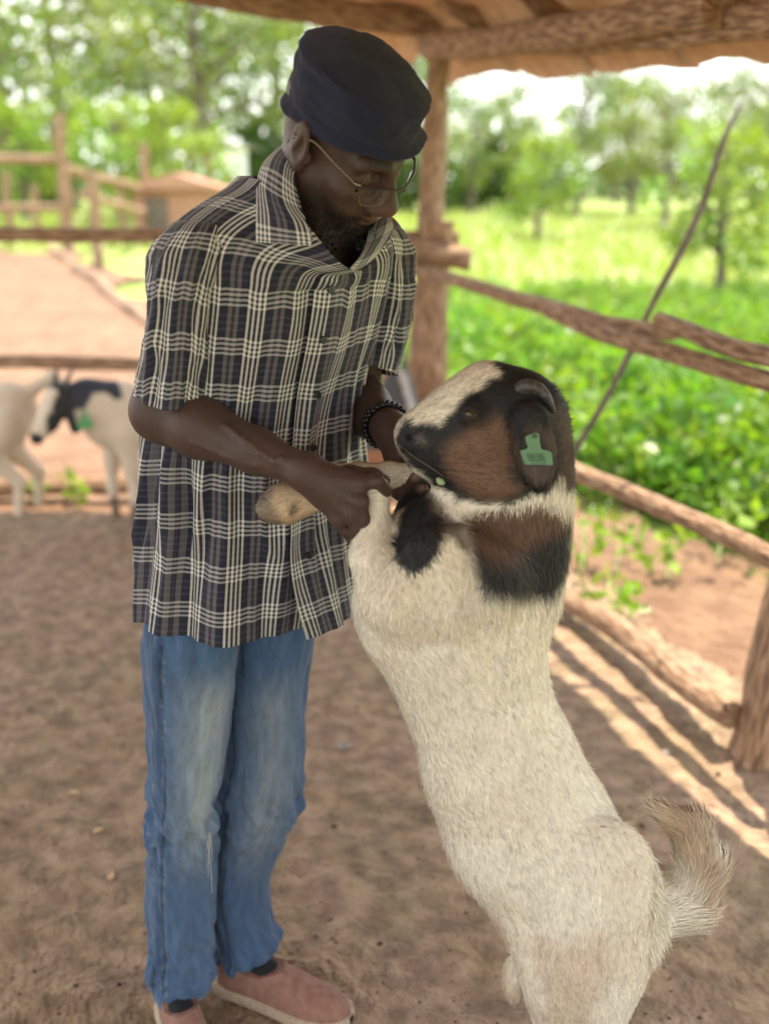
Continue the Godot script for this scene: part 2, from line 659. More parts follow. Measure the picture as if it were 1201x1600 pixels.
func make_shed() -> void:
	var t := thing("pole_shed", "open shed of rough reddish poles with a low sloping roof of tan sheets", "shed", Vector3(FA.x, 0, -FA.y))
	# posts
	var c := Vector3(FA.x, 0, -FA.y)
	pole("post", c + Vector3(0.0, -0.1, 0.0), P(690, 62, 4.98), 0.072, 0.046, M.pole, t, 3, 0.16, 0.016)
	pole("post", G(1172, 1190) + Vector3(0, -0.1, 0), on_fence(1.0, 1.86, 0.0) + Vector3(0.26, 0, 0.0), 0.088, 0.062, M.pole, t, 4, 0.16, 0.01)
	pole("post", Vector3(-2.9, -0.1, -5.1), Vector3(-2.95, 2.62, -5.1), 0.08, 0.06, M.pole, t, 5)
	pole("post", Vector3(1.75, -0.1, 0.2), Vector3(1.8, 1.75, 0.2), 0.08, 0.06, M.pole, t, 6)
	pole("post", Vector3(-2.9, -0.1, 1.2), Vector3(-2.9, 2.5, 1.2), 0.08, 0.06, M.pole, t, 7)
	# eave beam over the right fence, gable rafter, more rafters and purlins
	pole("beam", P(668, 72, 4.95), P(1122, 12, 2.82) + Vector3(0, 0, 0), 0.055, 0.048, M.pole, t, 8, 0.09, 0.012)
	pole("beam", P(735, 40, 5.0), P(300, -14, 4.85), 0.062, 0.05, M.pole, t, 9, 0.1, 0.012)
	pole("beam", P(300, -14, 4.85), Vector3(-2.95, 2.72, -5.0), 0.05, 0.05, M.pole, t, 19, 0.14, 0.012)
	pole("purlin", P(735, 66, 4.7), P(1260, 26, 2.55), 0.05, 0.045, M.pole, t, 10, 0.1, 0.015)
	pole("rafter", P(690, -10, 4.5), P(810, 60, 4.6), 0.04, 0.04, M.pole, t, 11)
	pole("rafter", P(800, -40, 3.7), P(905, 50, 4.0), 0.04, 0.04, M.pole, t, 12)
	pole("rafter", P(1010, -60, 3.0), P(1180, 40, 3.05), 0.045, 0.04, M.pole, t, 13)
	# roof sheets laid over the poles: strips that overlap, their lower ends hanging over the eave
	var no := FastNoiseLite.new()
	no.seed = 31
	no.frequency = 0.9
	var k := 0
	var d0 := 5.75
	while d0 > -0.9:
		var w := rng.randf_range(0.42, 0.6)
		var d1 := d0 - w
		var rows := []
		var over := rng.randf_range(0.20, 0.235) if k > 0 else 0.10
		for j in 7:
			var row := PackedVector3Array()
			var d := lerpf(d0 + 0.04, d1 - 0.04, j / 6.0)
			var tt := (FA.y - d) / (FA.y - FB.y)
			var xe := lerpf(FA.x, FB.x, tt)
			for i in 41:
				var s := float(i) / 40.0
				var x := lerpf(xe + over + 0.02 * no.get_noise_2d(d * 9.0, 1.0), -3.4, pow(s, 2.0))
				if k == 0 and j < 3:
					x = lerpf(xe + 0.05 - 0.13 * (3 - j), -3.4, pow(s, 2.0))
				var h := roof_h(x, d) + 0.075 + 0.012 * (k % 2) + 0.02 * no.get_noise_2d(x * 4.0, d * 4.0) + 0.006 * sin(d * 42.0)
				h -= 1.05 * maxf(0.0, x - xe - 0.02) * (1.0 + 0.10 * no.get_noise_2d(d * 3.0, 40.0))
				h -= 0.30 * maxf(0.0, d - 5.05) * clampf((x - xe + 0.35) / 0.3, 0.0, 1.0)
				row.append(Vector3(x, h, -d))
			rows.append(row)
		obj("roof_sheet", skin(rows, false), M.tarp, t)
		d0 = d1
		k += 1

func make_fences() -> void:
	var t := thing("side_fence", "rough pole fence running from the shed's corner post to the near leaning post", "fence", on_fence(0.5, 0))
	pole("post", P(668, 815, 4.93) * Vector3(1, 0, 1) + Vector3(0.02, -0.1, 0), P(682, 345, 4.93), 0.062, 0.064, M.pole, t, 21, 0.18, 0.01)
	pole("rail", P(640, 418, 5.0), P(885, 490, 3.65), 0.028, 0.028, M.pole, t, 22, 0.08, 0.012)
	pole("rail", P(860, 486, 3.72), P(1230, 604, 2.50), 0.029, 0.025, M.pole, t, 23, 0.1, 0.02)
	pole("rail", P(885, 484, 3.60), P(1050, 520, 3.05), 0.022, 0.022, M.pole, t, 24, 0.16, 0.015)
	pole("rail", P(1030, 500, 3.08), P(1240, 566, 2.48), 0.022, 0.026, M.pole, t, 25, 0.12, 0.015)
	pole("rail", P(690, 640, 5.0), P(905, 738, 3.55), 0.03, 0.03, M.pole, t, 26, 0.08, 0.012)
	pole("rail", P(890, 732, 3.60), P(1240, 890, 2.50), 0.031, 0.029, M.pole, t, 27, 0.09, 0.01)
	pole("rail", P(760, 845, 4.4), P(1140, 1118, 2.66), 0.040, 0.042, M.pole, t, 28, 0.12, 0.015)
	pole("rail_end", P(640, 392, 4.9), P(735, 408, 4.85), 0.05, 0.046, M.pole, t, 29, 0.15, 0.004)
	pole("rail_end", P(600, 372, 5.0), P(716, 372, 4.96), 0.04, 0.036, M.pole, t, 30, 0.15, 0.004)
	var b := thing("back_fence", "low pole fence with three long rails crossing the open back of the shed", "fence", Vector3(-1.4, 0, -5.1))
	pole("rail", P(-260, 356, 5.15), P(250, 370, 5.12), 0.032, 0.035, M.pole, b, 31, 0.12, 0.015)
	pole("rail", P(250, 370, 5.12), P(660, 380, 5.05), 0.035, 0.03, M.pole, b, 32, 0.12, 0.012)
	pole("rail", P(-260, 560, 5.15), P(320, 570, 5.12), 0.03, 0.033, M.pole, b, 33, 0.12, 0.012)
	pole("rail", P(320, 570, 5.12), P(660, 590, 5.05), 0.03, 0.033, M.pole, b, 34, 0.12, 0.012)
	pole("rail", P(-200, 778, 5.2), P(250, 752, 5.2), 0.05, 0.045, M.pole, b, 35, 0.2, 0.02)
	pole("rail", P(250, 752, 5.2), P(660, 764, 5.1), 0.045, 0.05, M.pole, b, 36, 0.2, 0.02)
	pole("post", Vector3(-0.62, -0.1, -5.2), Vector3(-0.6, 1.5, -5.2), 0.06, 0.05, M.pole, b, 37)
	# the paddock fence far behind at the left
	var f := thing("paddock_fence", "distant weathered post and rail fence round the red earth paddock", "fence", G(155, 420))
	var a := G(110, 396)
	pole("post", a + Vector3(0, -0.2, 0), a + Vector3(0, 3.0, 0), 0.15, 0.12, M.pole, f, 41)
	var c := G(155, 424)
	pole("post", c + Vector3(0, -0.2, 0), c + Vector3(0, 1.75, 0), 0.11, 0.10, M.pole, f, 42)
	var e := G(233, 380)
	pole("post", e + Vector3(0, -0.2, 0), e + Vector3(0, 2.5, 0), 0.13, 0.11, M.pole, f, 43)
	var h := G(330, 372)
	pole("post", h + Vector3(0, -0.2, 0), h + Vector3(0, 2.3, 0), 0.16, 0.13, M.pole, f, 44)
	pole("rail", a + Vector3(-14, 1.0, 0), a + Vector3(0, 1.0, 0), 0.08, 0.08, M.pole, f, 45)
	pole("rail", a + Vector3(0, 1.85, 0), e + Vector3(0, 1.35, 0), 0.11, 0.10, M.pole, f, 46)
	pole("rail", e + Vector3(0, 1.35, 0), h + Vector3(0, 1.3, 0), 0.10, 0.10, M.pole, f, 47)
	pole("rail", a + Vector3(-14, 1.9, 0), a + Vector3(0, 2.05, 0), 0.10, 0.10, M.pole, f, 48)
	for q in [[-40, 392, 2.2], [195, 384, 1.6], [62, 380, 1.5], [20, 386, 1.8]]:
		var pb := G(q[0], q[1])
		pole("post", pb + Vector3(0, -0.2, 0), pb + Vector3(0, q[2], 0), 0.10, 0.09, M.pole, f, 60 + int(q[2] * 10))
	pole("rail", c + Vector3(-0.2, 1.35, 0), e + Vector3(0, 0.75, 0), 0.08, 0.08, M.pole, f, 64)
	var l := thing("edge_log", "thin log lying along the edge of the red soil track", "log", G(160, 440))
	pole("log", G(80, 385, 0.05), G(240, 505, 0.05), 0.09, 0.07, M.pole, l, 49, 0.2, 0.05)
	var s := thing("leaning_stick", "long thin crooked stick leaning against the side fence beside the goat", "stick", G(860, 800))
	obj("stick", tube([P(868, 782, 3.25), P(895, 712, 3.3), P(960, 600, 3.35), P(1022, 470, 3.4), P(1062, 395, 3.42), P(1100, 310, 3.45), P(1130, 220, 3.47), P(1160, 160, 3.5)], [0.009, 0.009, 0.010, 0.010, 0.011, 0.010, 0.008, 0.005], 8, 0.2, 51, 5), M.stick, s)

# ---------- plants ----------
func leaf_cloud(seed_: int, clumps: Array, count: int, size: float, tint: Color, droop := 0.3) -> ArrayMesh:
	# clumps: [centre, radius]; every leaf is a folded blade of four faces
	var g := RandomNumberGenerator.new()
	g.seed = seed_
	var v := PackedVector3Array()
	var n := PackedVector3Array()
	var c := PackedColorArray()
	var idx := PackedInt32Array()
	var tot := 0.0
	for q in clumps:
		tot += q[1] * q[1]
	for q in clumps:
		var m := int(count * q[1] * q[1] / tot)
		var tone := g.randf_range(0.75, 1.3)
		var warm := g.randf_range(-0.12, 0.22)
		for i in m:
			var dir := Vector3(g.randfn(), g.randfn(), g.randfn()).normalized()
			var p: Vector3 = q[0] + dir * q[1] * pow(g.randf(), 0.45) * Vector3(1, 0.75, 1)
			var out := (dir + Vector3(g.randfn(), g.randfn(), g.randfn()) * 0.6 + Vector3(0, 0.3, 0)).normalized()
			var ax := (dir + Vector3(g.randfn(), g.randfn() - droop, g.randfn()) * 0.8).normalized()
			var side := ax.cross(out).normalized()
			var up := side.cross(ax)
			var s := size * g.randf_range(0.6, 1.3)
			var b := v.size()
			v.append_array([p, p + ax * s * 0.45 + side * s * 0.26 + up * s * 0.08, p + ax * s, p + ax * s * 0.45 - side * s * 0.26 + up * s * 0.08, p + ax * s * 0.5])
			var k := tone * g.randf_range(0.7, 1.3)
			var col := Color(tint.r * k * (1.0 + warm + g.randf_range(-0.1, 0.1)), tint.g * k, tint.b * k * (1.0 - warm))
			for j in 5:
				n.append(up)
				c.append(col)
			idx.append_array([b, b + 4, b + 1, b + 1, b + 4, b + 2, b + 2, b + 4, b + 3, b + 3, b + 4, b])
	return amesh(v, n, idx, PackedVector2Array(), c)

func tree_parts(seed_: int, h: float, crown_r: float, base: float, leaves: int, leaf: float, tint: Color) -> Array:
	var g := RandomNumberGenerator.new()
	g.seed = seed_
	var clumps := []
	var trunk := SurfaceTool.new()
	var lean := Vector3(g.randf_range(-0.06, 0.06), 1, g.randf_range(-0.06, 0.06))
	var tr := h * 0.022 + 0.03
	var st := SurfaceTool.new()
	st.append_from(tube([Vector3(0, -0.2, 0), lean * h * 0.3, lean * h * 0.62, lean * h * 0.9], [tr * 1.2, tr * 0.9, tr * 0.6, tr * 0.15], 8, 0.15, seed_, 3), 0, Transform3D.IDENTITY)
	var nb := 13
	for i in nb:
		var t := lerpf(base, 0.92, float(i) / (nb - 1))
		var a := i * 2.4 + g.randf() * 0.8
		var prof := sin(clampf((t - base) / (1.0 - base) * 0.85 + 0.15, 0, 1) * PI)
		var r := crown_r * (0.35 + 0.65 * prof) * g.randf_range(0.6, 1.15)
		var from := lean * h * t * 0.86
		var tip := lean * h * t + Vector3(cos(a) * r, g.randf_range(-0.02, 0.1) * h, sin(a) * r)
		st.append_from(tube([from, from.lerp(tip, 0.5) + Vector3(0, 0.02 * h, 0), tip], [tr * 0.4, tr * 0.25, tr * 0.08], 6, 0.1, seed_ + i, 2), 0, Transform3D.IDENTITY)
		clumps.append([tip, crown_r * g.randf_range(0.22, 0.42)])
		clumps.append([from.lerp(tip, 0.6) + Vector3(g.randf_range(-1, 1), g.randf_range(-0.5, 1), g.randf_range(-1, 1)) * crown_r * 0.18, crown_r * g.randf_range(0.2, 0.36)])
	return [st.commit(), leaf_cloud(seed_ + 500, clumps, leaves, leaf, tint)]

func make_backdrop() -> void:
	# four kinds, then copies; each: [kind, pixel x of the trunk, distance, height factor, turn, label]
	var kinds := [
		tree_parts(101, 9.0, 3.6, 0.28, 3300, 0.30, Color(0.205, 0.270, 0.095)),
		tree_parts(102, 8.0, 3.3, 0.35, 3000, 0.28, Color(0.19, 0.245, 0.075)),
		tree_parts(103, 3.2, 1.3, 0.22, 1500, 0.20, Color(0.22, 0.32, 0.06)),
		tree_parts(104, 12.0, 5.2, 0.22, 3900, 0.42, Color(0.185, 0.245, 0.09)),
	]
	var words := [
		["round_tree", "broad round leafy tree", "tree"], ["loose_tree", "loose airy tree with pale green leaves", "tree"],
		["young_tree", "young bright green sapling", "tree"], ["tall_tree", "tall dense dark green tree", "tree"]]
	var spots := [
		[3, -120, 76, 1.50, "at the end of the tree row behind the paddock"], [0, 20, 61, 1.72, "behind the open left end of the paddock rail"],
		[3, 112, 72, 1.58, "directly behind the tallest paddock post"], [3, 250, 94, 1.65, "behind the reddish hut"],
		[1, 330, 54, 1.65, "beside the white wall of the hut"], [0, 430, 65, 1.80, "above the man's shoulder beyond the hut"],
		[1, 560, 81, 1.88, "behind the man's hat"], [2, 190, 43, 1.44, "between the paddock posts"],
		[2, 40, 46, 1.50, "left of the tallest paddock post"], [2, 270, 45, 1.50, "just in front of the reddish hut"],
		[2, 840, 33, 0.95, "standing alone in the mown field"], [0, 735, 62, 0.74, "beyond the shed's corner post"],
		[1, 900, 55, 0.89, "behind the lone sapling"], [0, 985, 58, 0.78, "behind the middle of the leaning stick"],
		[3, 1130, 66, 0.63, "behind the tip of the leaning stick"], [3, 1290, 60, 0.74, "at the far right end of the field"],
		[1, 1040, 40, 0.63, "right of the lone sapling by the stick"], [0, 640, 70, 1.15, "seen beside the man's glasses"],
		[3, 790, 95, 0.74, "farthest away across the field"], [3, 960, 100, 0.78, "in the gap between the nearer field trees"],
		[1, 1190, 44, 0.74, "overhanging the right edge of the field"], [2, 300, 33, 0.95, "in front of the white outbuilding"], [2, 1135, 16, 0.75, "rising from the weeds behind the fence"]]
	var first := {}
	for s in spots:
		var k: int = s[0]
		var at := P(s[1], 330, s[2])
		at.y = -0.06
		var lab: String = words[k][1] + " " + s[4]
		var o: Node3D
		if not first.has(k):
			o = thing(words[k][0], lab, "tree", Vector3.ZERO, "trees and saplings around the field")
			obj("trunk", kinds[k][0], M.trunk, o)
			obj("crown", kinds[k][1], M.leaf, o)
			first[k] = o
		else:
			o = first[k].duplicate()
			o.name = numbered(words[k][0])
			add_child(o)
			o.set_meta("label", lab)
		o.position = at
		o.rotation.y = s[1] * 0.37
		o.scale = Vector3.ONE * s[3]
	# a far hedge of scrub closes the field
	var cl := []
	var g := RandomNumberGenerator.new()
	g.seed = 8
	for i in 150:
		var x := lerpf(-75, 75, i / 149.0)
		cl.append([Vector3(x, g.randf_range(0.3, 3.2), -118 - g.randf_range(0, 12)), g.randf_range(2.0, 4.2)])
	var hb := obj("far_scrub", leaf_cloud(9, cl, 22000, 0.75, Color(0.055, 0.095, 0.035)), M.leaf, null, "stuff")
	tag(hb, "dense dark scrub closing off the far side of the field", "scrub")
	# low bushes along the paddock's far side
	var bush := [[-60, 300, 70], [20, 310, 80], [400, 320, 60], [620, 318, 60], [790, 318, 75]]
	var bm := leaf_cloud(71, [[Vector3(0, 0.7, 0), 0.9], [Vector3(0.8, 0.5, 0.2), 0.7], [Vector3(-0.8, 0.6, 0), 0.75], [Vector3(0.2, 1.2, 0), 0.6]], 1500, 0.22, Color(0.07, 0.13, 0.03))
	var where := ["left of the saplings", "behind the tall paddock post", "below the hut's white wall", "at the field's edge by the corner post", "under the far field trees"]
	for i in bush.size():
		var o := thing("bush", "rounded dark green bush " + where[i], "bush", Vector3.ZERO, "bushes at the field's edge")
		obj("foliage", bm, M.leaf, o)
		var st := SurfaceTool.new()
		for q in 3:
			st.append_from(tube([Vector3(0, -0.1, 0), Vector3(0.3 * (q - 1), 0.5, 0.1), Vector3(0.7 * (q - 1), 0.9, 0.1)], [0.04, 0.03, 0.015], 6), 0, Transform3D.IDENTITY)
		obj("stems", st.commit(), M.trunk, o)
		var at := P(bush[i][0], 330, bush[i][2])
		at.y = -0.06
		o.position = at
		o.scale = Vector3.ONE * (1.2 + 0.2 * (i % 3)) * bush[i][2] / 32.0
		o.rotation.y = i
	# the hut between the paddock and the trees
	var hb0 := P(285, 330, 31.0)
	hb0.y = -0.06
	var hut := thing("hut", "low reddish mud brick hut with a pale end wall beyond the paddock", "hut", hb0)
	box("wall", hb0 + Vector3(0, 0.75, 0), Vector3(2.2, 1.5, 2.0), M.brick, hut)
	var rf := prism(PackedVector2Array([Vector2(-1.35, 1.45), Vector2(1.35, 1.45), Vector2(0, 1.85)]), Transform3D(Basis.IDENTITY, hb0), 2.6)
	obj("roof", rf, M.brick, hut)
	box("door", hb0 + Vector3(-0.5, 0.65, 1.02), Vector3(0.6, 1.2, 0.06), M.trunk, hut)
	var sh0 := P(352, 330, 44.0)
	sh0.y = -0.06
	var sh := thing("white_outbuilding", "small whitewashed outbuilding half hidden by trees behind the hut", "building", sh0)
	box("wall", sh0 + Vector3(0, 1.45, 0), Vector3(1.6, 2.9, 1.8), M.white, sh)
	obj("roof", prism(PackedVector2Array([Vector2(-1.0, 2.9), Vector2(1.0, 2.9), Vector2(0, 3.3)]), Transform3D(Basis.IDENTITY, sh0), 2.8), M.iron, sh)
	box("window", sh0 + Vector3(0.3, 1.7, 0.91), Vector3(0.4, 0.5, 0.05), M.trunk, sh)

func box(called: String, c: Vector3, size: Vector3, m: Material, parent: Node) -> MeshInstance3D:
	var st := SurfaceTool.new()
	var b := BoxMesh.new()
	b.size = size
	st.append_from(b, 0, Transform3D(Basis.IDENTITY, c))
	return obj(called, st.commit(), m, parent)

func weed_mesh(seed_: int, h: float, leaves: int, leaf: float, tint: Color) -> ArrayMesh:
	var g := RandomNumberGenerator.new()
	g.seed = seed_
	var cl := []
	for i in 6:
		cl.append([Vector3(g.randf_range(-0.4, 0.4) * h, g.randf_range(0.35, 1.0) * h, g.randf_range(-0.4, 0.4) * h), h * g.randf_range(0.2, 0.34)])
	return leaf_cloud(seed_, cl, leaves, leaf, tint, 0.1)

func make_weeds() -> void:
	# weeds beyond the right fence: one mass, with the nearest plants as things of their own
	var kinds := [weed_mesh(201, 0.5, 90, 0.10, Color(0.19, 0.35, 0.045)), weed_mesh(202, 0.6, 110, 0.12, Color(0.14, 0.28, 0.05)), weed_mesh(203, 0.42, 80, 0.09, Color(0.27, 0.40, 0.06))]
	var nf := FastNoiseLite.new()
	nf.seed = 14
	nf.frequency = 0.4
	for k in 3:
		var xf := []
		var col := []
		var g := RandomNumberGenerator.new()
		g.seed = 300 + k
		for i in 1100:
			var d := 3.6 + 13.0 * pow(g.randf(), 1.25)
			var lo := 1.75 - (d - 3.6) * 0.55 if d < 5.5 else 0.7 - (d - 5.5) * 0.25
			var x := g.randf_range(lo, 1.2 + d * 0.42)
			var dens := nf.get_noise_2d(x * 2.0, d * 2.0) + 0.35
			if dens < 0.0:
				continue
			var edge := clampf((x - lo) / 0.5, 0.25, 1.0)
			var s := g.randf_range(0.45, 1.05) * (0.6 + dens * 0.6) * edge * clampf(1.25 - d * 0.045, 0.4, 1.0)
			xf.append(Transform3D(Basis(Vector3.UP, g.randf() * TAU).scaled(Vector3(s, s * g.randf_range(0.7, 1.2), s)), Vector3(x, -0.04, -d)))
			var b := g.randf_range(0.75, 1.25)
			col.append(Color(b * g.randf_range(0.85, 1.2), b, b * 0.9))
		var mm := MultiMesh.new()
		mm.transform_format = MultiMesh.TRANSFORM_3D
		mm.use_colors = true
		mm.mesh = kinds[k]
		mm.instance_count = xf.size()
		for i in xf.size():
			mm.set_instance_transform(i, xf[i])
			mm.set_instance_color(i, col[i])
		var o := MultiMeshInstance3D.new()
		o.multimesh = mm
		o.material_override = M.leaf
		o.name = numbered(["weed_thicket", "broadleaf_thicket", "pale_thicket"][k])
		add_child(o)
		o.set_meta("kind", "stuff")
		tag(o, ["fresh green leafy weeds growing thick beyond the side fence", "darker broad-leaved weeds mixed through the thicket", "yellowish green low weeds along the thicket's edge"][k], "weeds")
	# single plants at the fence
	var near := [[905, 905, 0.30, "bright seedling beside the goat's neck, inside the fence rails"], [945, 985, 0.20, "small sprout growing through the ground rail"], [960, 900, 0.24, "yellow-green weed on the bare soil behind the goat"],
		[1040, 905, 0.20, "low weed on the bare soil below the lower rail"], [1120, 880, 0.3, "leafy weed under the lower rail by the near post"], [120, 790, 0.13, "tuft of green at the foot of the back fence by the goats"], [60, 786, 0.09, "small tuft beside the back fence's ground rail"]]
	for i in near.size():
		var q: Array = near[i]
		var at := G(q[0], q[1])
		var o := thing("weed", q[3], "weed", at, "single weeds by the fences")
		var lm := obj("leaves", weed_mesh(400 + i, q[2], 46, 0.06 if q[2] < 0.25 else 0.075, Color(0.24, 0.38, 0.05)), M.leaf, null)
		remove_child(lm)
		used.erase("leaves")
		lm.name = "leaves"
		o.add_child(lm)
		var sm := MeshInstance3D.new()
		sm.name = "stem"
		sm.mesh = tube([Vector3(0, -0.03, 0), Vector3(0.01, q[2] * 0.5, 0), Vector3(0, q[2] * 0.9, 0.01)], [0.006, 0.005, 0.003], 6)
		sm.material_override = M.leaf
		o.add_child(sm)
	# dry grass and short sward on the field
	var gg := RandomNumberGenerator.new()
	gg.seed = 66
	var v := PackedVector3Array()
	var n := PackedVector3Array()
	var c := PackedColorArray()
	var idx := PackedInt32Array()
	for i in 60000:
		var d := 6.0 + 60.0 * pow(gg.randf(), 1.7)
		var x := gg.randf_range(-0.45, 0.45) * d
		if x < 0.5 and d < 27.0:
			continue
		var h := gg.randf_range(0.06, 0.2) * (1.0 + d * 0.02)
		var a := gg.randf() * TAU
		var sd := Vector3(cos(a), 0, sin(a)) * 0.012 * (1.0 + d * 0.06)
		var p := Vector3(x, -0.06, -d)
		var b := v.size()
		v.append_array([p - sd, p + sd, p + Vector3(gg.randf_range(-0.5, 0.5) * h, h, gg.randf_range(-0.5, 0.5) * h)])
		var k := gg.randf_range(0.7, 1.3)
		var dry := gg.randf()
		var col := Color(0.23 + 0.12 * dry * dry, 0.33, 0.06 + 0.05 * dry) * k
		for j in 3:
			n.append(Vector3.UP)
			c.append(col)
		if (v[b + 2] - v[b]).cross(v[b + 1] - v[b]).y > 0.0:
			idx.append_array([b, b + 1, b + 2])
		else:
			idx.append_array([b, b + 2, b + 1])
	var gr := obj("field_grass", amesh(v, n, idx, PackedVector2Array(), c), M.leaf, null, "stuff")
	tag(gr, "short yellow-green grass over the sunlit field", "grass")

# ---------- the man ----------
var TH := deg_to_rad(40.0)
var FW := Vector3(sin(deg_to_rad(40.0)), 0, cos(deg_to_rad(40.0)))
var LW := Vector3(cos(deg_to_rad(40.0)), 0, -sin(deg_to_rad(40.0)))
var head_c: Vector3
var head_b: Basis      # columns: his right, up, facing
var fold := FastNoiseLite.new()

const HS := 0.91
func HL(r: float, u: float, f: float) -> Vector3:
	return head_c + head_b * (Vector3(r, u, f) * HS)

func plaid() -> ImageTexture:
	var w := 192
	var h := 224
	var im := Image.create(w, h, false, Image.FORMAT_RGB8)
	var navy := Color(0.007, 0.010, 0.026)
	var cream := Color(0.69, 0.675, 0.625)
	var taupe := Color(0.140, 0.132, 0.132)
	var warp := []
	var weft := []
	for x in w:
		var mm := x * 60.0 / w
		var c := navy
		if mm < 23.7:
			c = cream if fmod(mm, 6.6) < 3.2 else Color(0.02, 0.02, 0.025)
		elif (mm > 34.0 and mm < 39.5) or (mm > 43.5 and mm < 49.0):
			c = taupe
		elif mm > 40.5 and mm < 42.5:
			c = Color(0.05, 0.03, 0.05)
		warp.append(c)
	for y in h:
		var mm := y * 70.0 / h
		var c := navy
		if mm < 25.4:
			c = Color(0.50, 0.49, 0.49) if fmod(mm, 7.1) < 3.7 else Color(0.02, 0.02, 0.03)
		elif (mm > 36.0 and mm < 40.0) or (mm > 46.0 and mm < 50.0) or (mm > 56.0 and mm < 60.0):
			c = Color(0.055, 0.045, 0.07)
		weft.append(c)
	var g := RandomNumberGenerator.new()
	g.seed = 5
	for y in h:
		for x in w:
			var k := g.randf_range(0.86, 1.12)
			var t := 0.56 + (0.14 if (x + y) % 4 < 2 else -0.14)
			var c: Color = (warp[x] * t + weft[y] * (1.0 - t)) * k
			im.set_pixel(x, y, Color(c.r, c.g, c.b).linear_to_srgb())
	im.generate_mipmaps()
	return ImageTexture.create_from_image(im)

# torso of the shirt: rings [height, x, d, half width, half depth]
var TORSO := [
	[0.835, -0.224, 1.698, 0.186, 0.130],
	[0.900, -0.220, 1.696, 0.181, 0.127],
	[1.000, -0.212, 1.692, 0.172, 0.120],
	[1.100, -0.206, 1.686, 0.169, 0.117],
	[1.200, -0.190, 1.674, 0.168, 0.116],
	[1.290, -0.172, 1.660, 0.178, 0.122],
	[1.360, -0.156, 1.644, 0.182, 0.116],
	[1.415, -0.148, 1.634, 0.182, 0.104],
	[1.450, -0.142, 1.626, 0.165, 0.090],
	[1.475, -0.134, 1.618, 0.135, 0.080],
	[1.496, -0.120, 1.606, 0.104, 0.082],
	[1.512, -0.112, 1.598, 0.090, 0.084]]

func torso_key(s: float) -> Array:
	var i := int(clampf(floor(s), 0, TORSO.size() - 2))
	var t := s - i
	var a: Array = TORSO[max(i - 1, 0)]
	var b: Array = TORSO[i]
	var c: Array = TORSO[i + 1]
	var d: Array = TORSO[min(i + 2, TORSO.size() - 1)]
	var out := []
	for k in 5:
		out.append(cubic_interpolate(b[k], c[k], a[k], d[k], t))
	return out

func torso_pt(s: float, phi: float, off := 0.0) -> Vector3:
	var k := torso_key(s)
	var cs := cos(phi)
	var sn := sin(phi)
	# a shirt is squarer than an ellipse
	var e := 0.88
	var fx := signf(cs) * pow(absf(cs), e)
	var fy := signf(sn) * pow(absf(sn), e)
	var p: Vector3 = Vector3(k[1], k[0], -k[2]) + FW * (fx * (k[4] + off)) + LW * (fy * (k[3] + off))
	# open neck: towards the front the top rings end lower and lie on the chest
	var front := exp(-pow(wrapf(phi, -PI, PI) / 0.80, 2.0))
	if k[0] > 1.36:
		var f: float = (k[0] - 1.36) / 0.152
		p.y = 1.36 + f * (0.152 - 0.122 * front)
		p += FW * (0.034 * front * f)
	return p

func shirt_fold(phi: float, y: float, s: float) -> float:
	var a := fold.get_noise_3d(cos(phi) * 2.2 + y * 0.8, sin(phi) * 2.2, y * 0.9)
	var b := 1.0 - absf(fold.get_noise_3d(cos(phi) * 3.1 + 7.0 - y * 1.2, sin(phi) * 3.1, y * 1.4 + 3.0)) * 2.2
	var low := clampf((1.35 - y) / 0.3, 0.35, 1.0)
	var hemk := clampf((y - 0.83) / 0.15, 0.35, 1.0)
	return (0.030 * a + (0.014 * maxf(b, -0.5) - 0.006) * hemk) * low * clampf((11.0 - s) / 4.0, 0.0, 1.0)

func make_man() -> void:
	fold.seed = 12
	fold.frequency = 1.0
	fold.fractal_octaves = 2
	head_c = P(538, 215, 1.545)
	head_b = Basis(Vector3(-0.6186, -0.2713, 0.7374), Vector3(0.3495, 0.7455, 0.5675), Vector3(0.7037, -0.6088, 0.3663))
	var man := thing("person", "man in a navy plaid shirt, faded jeans and dark hat holding up a goat's forelegs", "person", Vector3(-0.26, 0.03, -1.66))
	man_body(man)
	man_shirt(man)
	man_jeans(man)
	man_shoes(man)
	man_hat(man)
	man_glasses(man)
	man_bracelet(man)

